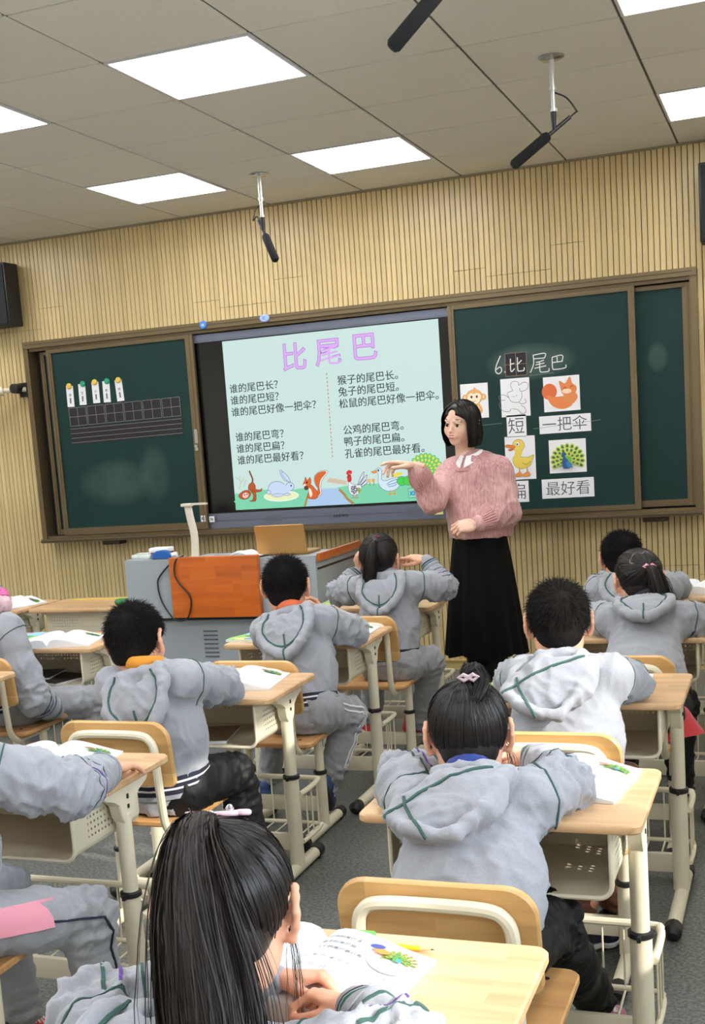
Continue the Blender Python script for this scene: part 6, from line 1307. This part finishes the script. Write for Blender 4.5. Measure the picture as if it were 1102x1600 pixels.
def woman():
    R0 = V3(.84, -1.0, 0); root = empty('person', 'woman in a pink knitted jumper and long black skirt pointing at the display', 'person', tuple(R0))
    yaw = -112; f = V3(math.cos(math.radians(yaw)), math.sin(math.radians(yaw)), 0); r = V3(f[1], -f[0], 0); u = V3(0, 0, 1)
    # her own right side is r
    hip = V3(.845, -.99, .90); c7 = V3(.838, -.985, 1.325); sh = {1: c7+r*.145-u*.090+f*.01, -1: c7-r*.148-u*.095+f*.01}
    el = {1: V3(.640, -1.135, 1.115), -1: V3(1.000, -1.055, 1.030)}; wr = {1: V3(.590, -1.245, 1.292), -1: V3(.868, -1.185, .982)}
    Mh = Matrix.Translation((.790, -1.025, 1.478)) @ Matrix.Rotation(math.radians(-126+90+180), 4, 'Z')
    yawh = -110; Mh = Matrix.Translation((.785, -1.035, 1.494)) @ Matrix.Rotation(math.radians(yawh-90), 4, 'Z') @ Matrix.Rotation(math.radians(-4), 4, 'X') @ Matrix.Rotation(math.radians(-5), 4, 'Y') @ Matrix.Diagonal((.98, .98, 1.0, 1)); HP = np.array(Mh)
    B = Field((.45, -1.35, .02), (1.15, -.75, 1.42), .011); B.cap(hip+u*.05, c7-u*.10, .095, .105, .04, sq=(f, .72)); B.cap(sh[1], sh[-1], .045, .045, .04); B.cap(c7-u*.06+f*.02, xf(V3(0, -.036, -.16)[None], HP)[0], .052, .050, .03)
    for s_ in (-1, 1):
        B.cap(sh[s_], el[s_], .045, .036, .02); B.cap(el[s_], wr[s_], .034, .0235, .012); hj = hip+r*s_*.055-u*.04; kj = V3(.845, -1.0, .48)+r*s_*.075; aj = V3(.845, -.985, .10)+r*s_*.06
        B.cap(hj, kj, .062, .050, .03); B.cap(kj, aj, .052, .036, .02)
    parts = [B.mesh(), (xf(HA[0], HP), HA[1]), hand_at('point', wr[1], (-.93, -.22, .18), (-.10, -.35, -1), .98), hand_at('curl', wr[-1], (-.96, -.28, -.10), (.12, .75, -.62), .96, True)]
    P, Q = join(parts); link('body', to_mesh('body', P-R0, Q, M_SKIN_T), root); Ml = Matrix.Translation(Vector(-R0)) @ Mh; put_face(root, Ml, True)
    hp_, hq = hair_set('bob'); ho = link('hair', to_mesh('hair', hp_, hq, M_HAIR), root); ho.matrix_basis = Ml
    # jumper
    T = Field((.42, -1.42, .80), (1.22, -.72, 1.42), .0068); T.cap(hip+u*.02, hip+u*.14, .168, .170, .03, sq=(f, .78)); T.cap(hip+u*.14, c7-u*.13, .170, .152, .05, sq=(f, .76)); T.cap(sh[1]-u*.01-r*.02, sh[-1]-u*.01+r*.02, .066, .066, .06); T.cap(c7-u*.095-r*.06, c7-u*.095+r*.06, .060, .060, .05)
    T.cap(c7-u*.085+f*.015, c7-u*.065+f*.03, .066, .058, .04)
    for s_ in (-1, 1):
        fa = unit(wr[s_]-el[s_]); T.cap(sh[s_], el[s_], .072, .066, .04); T.cap(el[s_], wr[s_]-fa*.07, .066, .052, .02); T.cap(wr[s_]-fa*.07, wr[s_]-fa*.03, .050, .042, .01)
    T.cut(hip-u*.0, -u, .004); T.cap(hip-u*.05, hip-u*.0+u*.02, .158, .155, .01, sq=(f, .76), op='sub')
    P, Q = T.mesh(); P = smooth_mesh(P, Q, 1, .4); w = .5+.9*np.exp(-(np.linalg.norm(P-el[-1], axis=1)/.10)**2)+.9*np.exp(-(np.linalg.norm(P-el[1], axis=1)/.09)**2)+.6*np.exp(-(np.linalg.norm(P-sh[-1]*.5-el[-1]*.5, axis=1)/.1)**2)
    P = folds(P, Q, .011, (11, 11, 6), 21, np.minimum(w, 1.5)); to = link('jumper', to_mesh('jumper', P-R0, Q, M_KNIT), root); bv = bvh_of(P, Q)
    ring_band(bv, hip+u*.045, u, [(-.055, 0), (-.03, 0), (-.01, 0), (.012, 0)], 'ribbed_hem', [M_RIBP], to, ref=tuple(f), maxr=.35, n=110, root=R0, rib=-.006, lift=.006, scallop=lambda t: .007*math.sin(t*11))
    for s_ in (-1, 1):
        fa = unit(wr[s_]-el[s_]); ring_band(bv, wr[s_]-fa*.095, fa, [(0, 0), (.03, 0), (.058, 0), (.066, 0)], 'ribbed_cuff', [M_RIBP], to, maxr=.10, n=56, root=R0, rib=-.005, lift=.004)
    # round ribbed neckline and shirt collar
    n = 64; vs = []; cc = c7+f*.030-u*.038
    for j, (rr, zz) in enumerate(((.060, .014), (.066, .019), (.074, .012), (.086, -.012))):
        for k in range(n):
            t = 2*math.pi*k/n; q = rr+(.003*(k % 2) if j > 0 else 0); vs.append(cc+r*q*1.02*math.cos(t)+f*q*1.05*math.sin(t)+u*(zz-.030*max(0, math.sin(t))-(.006 if math.sin(t) < 0 else 0))-R0)
    MB().add(vs, [(j*n+k, j*n+(k+1) % n, (j+1)*n+(k+1) % n, (j+1)*n+k) for j in range(3) for k in range(n)]).build('ribbed_neckline', M_RIBP, to, 70)
    vs = []; n = 48
    for j, (rr, zz) in enumerate(((.050, .050), (.053, .058), (.062, .046), (.080, .020))):
        for k in range(n):
            a_ = k/(n-1); t = math.radians(97+346*a_); tip = max(0, 1-min(a_, 1-a_)*9); q = rr*(1+.10*tip*(j == 3)); vs.append(cc+r*q*math.cos(t)+f*q*1.05*math.sin(t)+u*(zz-.026*max(0, math.sin(t))-(.022*tip if j == 3 else 0))-R0)
    MB().add(vs, [(j*n+k, j*n+k+1, (j+1)*n+k+1, (j+1)*n+k) for j in range(3) for k in range(n-1)]).build('shirt_collar', M_COLLAR, root, 70)
    # pleated velvet skirt
    n = 96; vs = []; rows = [(.96, .135, .105, 0), (.88, .150, .118, .002), (.78, .163, .132, .004), (.62, .180, .150, .007), (.46, .198, .166, .010), (.34, .212, .178, .013), (.295, .216, .182, .014), (.296, .206, .172, .014)]
    for z, a_, b_, w_ in rows:
        for k in range(n):
            t = 2*math.pi*k/n; q = w_*(math.sin(t*12+z*2)+.6*math.sin(t*7+1.3)); vs.append(V3(.84, -1.0, 0)+r*(a_+q)*math.cos(t)+f*(b_+q)*math.sin(t)+V3(-.0, 0, z+(.010*math.sin(t*5) if z < .3 else 0))-R0)
    MB().add(vs, [(j*n+k, j*n+(k+1) % n, (j+1)*n+(k+1) % n, (j+1)*n+k)[::-1] for j in range(len(rows)-1) for k in range(n)]).build('long_skirt', M_VELVET, root, 80)
    Lg = Field((.68, -1.12, .02), (1.02, -.86, .52), .008)
    for s_ in (-1, 1):
        kj = V3(.845, -1.0, .48)+r*s_*.072; aj = V3(.845, -.985, .09)+r*s_*.058; Lg.cap(kj, aj, .064, .050, .01)
    P, Q = Lg.mesh(); link('tights', to_mesh('tights', P-R0, Q, M_TIGHTS), root)
    for s_ in (-1, 1):
        aj = V3(.845, -.985, .004)+r*s_*.058; build_shoe('shoe', root, tuple(aj-R0), tuple(f+r*s_*.15), M_BLACKP, M_BLACKP, scale=1.15, laces=M_BLACKP)
    return root
woman()

# ------------------------------------------------------------------ books and small things on the desks
def open_book(label, x, y, z, rz, w=.185, h=.255, seed=0, pic='peacock', left_pic=True, detail=False, grp='open textbooks', bulge=.030):
    o = empty('open_book', label, 'book', (x, y, z), rz, grp); n = 12
    def prof(t): return .006+bulge*(math.sin(min(1, t*1.9)*math.pi*.5)*(1-t)**.75*1.25)*(1 if t > .0 else 0)
    def hgt(u): t = abs(u)/w; return .006+bulge*math.sin(math.pi*min(1, t)**.55)*(1-t)**.35+.004*(1-t)
    for s_ in (-1, 1):
        mb = MB(); vs = []
        for lay, k in ((1.0, 0), (0.0, 1)):
            for i in range(n+1):
                t = i/n; u_ = s_*w*t; zz = hgt(u_) if lay else 0.0
                for v_ in (-h/2, h/2): vs.append((u_, v_, zz))
        m_ = (n+1)*2; fs = []
        for i in range(n):
            a = 2*i; fs += [(a, a+2, a+3, a+1), (m_+a, m_+a+1, m_+a+3, m_+a+2), (a, m_+a, m_+a+2, a+2), (a+1, a+3, m_+a+3, m_+a+1)]
        fs += [(2*n, m_+2*n, m_+2*n+1, 2*n+1)]
        if s_ < 0: fs = [f[::-1] for f in fs]
        mb.add(vs, fs).build('pages', M_PAGE, o, 50)
    fn = lambda u_, v_, hh: (u_, v_, hgt(u_)+.0004+hh)
    q = Pic(fn, .00006); ink = (70, 76, 84)
    def subdiv_text(t, x_, y_, s__): q.text(t, x_, y_, s__, ink, .0)
    if detail:
        for i, t in enumerate(('公鸡的尾巴弯。', '鸭子的尾巴扁。', '孔雀的尾巴最好看。')):
            q.text(t, .018, .092-.020*i, .0098, ink, .004)
        for i in range(11): q.text('比尾巴谁长短把伞兔最公'[i], .014+.0145*i, .020, .0088, ink, .0); q.text('bi'[i % 2], .017+.0145*i, .031, .005, ink, .0)
        for i in range(7): q.text('比', .020+.020*i, -.015, .012, (120, 124, 130), .0); q.line([(.016+.020*i, -.018), (.016+.020*i, -.001)], .0004, ink)
        q.line([(.016, -.018), (.158, -.018)], .0004, ink); q.line([(.016, -.001), (.158, -.001)], .0004, ink)
        q.ell(.137, .075, .038, .040, (250, 250, 252), 0, (190, 196, 200), .0007); draw_peacock(q, .146, .082, .022, 9, (96, 160, 62), (120, 176, 70), (150, 90, 60), 1.0, (80, 140, 60)); draw_goose(q, .135, .050, .011, (215, 235, 245)); q.ell(.118, .080, .012, .008, (226, 130, 60), 10); q.ell(.108, .088, .012, .007, (60, 70, 140), 30); q.line([(.114, .072), (.112, .062)], .001, (190, 120, 60))
        for i in range(6): q.line([(-.16, .08-.024*i), (-.03, .08-.024*i)], .0008, (190, 196, 204))
        draw_squirrel(q, -.06, -.05, .02)
    else:
        for i in range(7):
            xs = RNG.uniform(.05, .11); q.line([(.018, .05-.022*i), (.018+xs, .05-.022*i)], .0022, (176, 184, 200))
            if i > 2 or not left_pic: q.line([(-.165, .09-.022*i), (-.165+xs, .09-.022*i)], .0022, (186, 192, 206))
        draw_peacock(q, .140, .078, .024, 8, (120, 170, 80), (120, 165, 70), (90, 130, 60), 1.0, (80, 120, 70)); q.ell(.112, .078, .014, .008, (150, 120, 100), 20)
        if left_pic: draw_squirrel(q, -.085, .06, .026, (180, 110, 90))
    q.build('printed_page', M_PRINT, o); return o
M_PAGE = mat('book_page', (240, 242, 246), .6)
def flat_book(label, x, y, z, rz, w=.17, h=.24):
    o = empty('closed_book', label, 'book', (x, y, z), rz); MB().box((-w/2, -h/2, 0), (w/2, h/2, .008)).build('pages', M_PAGE, o)
    q = Pic(lambda u_, v_, hh: (u_, v_, .0083+hh), .0001); q.rect(-w/2, -h/2, w/2, h/2, (150, 205, 226)); q.blob([(-w*.48, -h*.48), (w*.48, -h*.48), (w*.48, -.01), (.02, .02), (-.03, -.02), (-w*.48, .01)], (150, 200, 110)); q.blob([(-w*.45, -h*.3), (0, -h*.2), (w*.3, -h*.42), (-.02, -h*.46)], (236, 214, 150)); q.blob([(-.06, -.02), (-.02, .03), (.03, .0), (.0, -.05)], (90, 160, 90)); q.rect(-w*.44, h*.40, -w*.14, h*.47, (214, 70, 74)); q.blob([(-.02, -.07), (.03, -.05), (.05, -.09), (.0, -.10)], (100, 160, 210))
    q.build('printed_cover', M_PRINT, o); return o
ZT = .6605
open_book('open textbook with a peacock picture under the nearest girl\'s hands', 1.640, -5.565, ZT, -.14, detail=True, grp=None)
open_book('open textbook bleached by sunlight on the half-sunlit desk', 1.83, -4.49, ZT, -.12, grp=None)
open_book('open textbook beside the elbow of the cropped-hair boy at right', 1.765, -3.46, ZT, .04, grp=None)
open_book('open textbook on the desk of the boy in black trousers', .545, -3.46, ZT, .12, grp=None)
open_book('open textbook by the elbow of the boy with striped trousers', .555, -2.50, ZT, .08, grp=None)
open_book('open textbook under the resting grey sleeve at left', .48, -4.50, ZT, .10, grp=None)
open_book('open textbook on the left desk above the slatted gap', -.66, -2.655, ZT, .22, grp=None)
open_book('open textbook at the far left beside the pink sleeve', -1.78, -1.43, ZT, -.3, grp=None)
open_book('open textbook at the right edge on the farthest desk', 1.93, -1.45, ZT, -.2, grp=None)
flat_book('textbook with a blue and green cover beside the clipped-hair girl\'s left elbow', 1.600, -4.475, ZT, -.12)
flat_book('textbook with a blue and green cover in the bottom left of the nearest desk', 1.50, -5.60, ZT, .1)
flat_book('textbook with a blue and green cover lying on the left desk beside the open book', -.90, -2.53, ZT, .1)
flat_book('closed textbook on the left of the striped-trouser boy\'s desk', .265, -2.56, ZT, -.2)
flat_book('closed textbook under the left elbow of the cropped-hair boy', 1.555, -3.46, ZT, -.1)
flat_book('closed textbook on the left of the hand-raising girl\'s desk', .29, -1.60, ZT, .15)
flat_book('closed textbook left of the farthest boy on the right', 1.56, -1.42, ZT, .15)
def pencil(x, y, rz, label):
    o = empty('pencil', label, 'pencil', (x, y, ZT+.0045), rz); hx = [(.0042*math.cos(math.radians(60*k)), .0042*math.sin(math.radians(60*k))) for k in range(6)]
    MB().prism(hx, -.075, .060, 'X').build('painted_shaft', mat('pencil_yellow', (240, 206, 40), .35), o); MB().tube([(.060, 0, 0), (.078, 0, 0)], [.0042, .0014], 8).build('wood_tip', mat('pencil_wood', (222, 178, 130), .7), o); MB().tube([(.078, 0, 0), (.084, 0, 0)], [.0014, .0004], 6).build('lead', M_BLACKP, o)
pencil(1.745, -5.425, -.03, 'yellow pencil lying behind the open book on the nearest desk')
o = MB().prism(rrect(-.02, -.008, .02, .008, .004), 0, .010, 'Z', .002).build('eraser', mat('green_eraser', (90, 170, 80), .6)); o.location = (1.70, -5.395, ZT); tag(o, 'small green eraser at the far edge of the nearest desk', 'eraser')
# things on the turned desk and in the book boxes
o = empty('wooden_ruler', 'long yellow ruler along the far edge of the turned desk', 'ruler', (-1.20, -1.28, ZT), .04); MB().box((-.25, -.012, 0), (.25, .012, .004)).build('blade', mat('ruler_yellow', (226, 200, 90), .5), o)
o = MB().prism(rrect(-.05, -.03, .05, .03, .01), 0, .030, 'Z', .006).build('green_pouch', mat('green_pouch_cloth', (70, 140, 90), .7, var=.3, vscale=60)); o.location = (-.985, -1.50, ZT); tag(o, 'small green pouch at the right end of the turned desk', 'pouch')
for i, (x_, y_, z_, rz, lab) in enumerate(((-.80, -2.62, .4965, .2, 'books lying in the box of the desk at left'), (-.66, -2.66, .4965, -.3, 'folder poking from the box of the desk at left'), (.50, -3.56, .4965, .2, 'exercise book in the box of the black-trousered boy\'s desk'))):
    o = empty('exercise_book', lab, 'book', (x_, y_, z_), rz); MB().box((-.09, -.10, 0), (.09, .10, .018 if i == 0 else .010)).build('pages', M_PAGE, o); MB().box((-.092, -.102, .0181 if i == 0 else .0101), (.092, .102, .0195 if i == 0 else .0115)).build('cover', mat('cover_%s' % 'abc'[i], ((90, 80, 90), (60, 50, 48), (150, 130, 110))[i], .6), o)
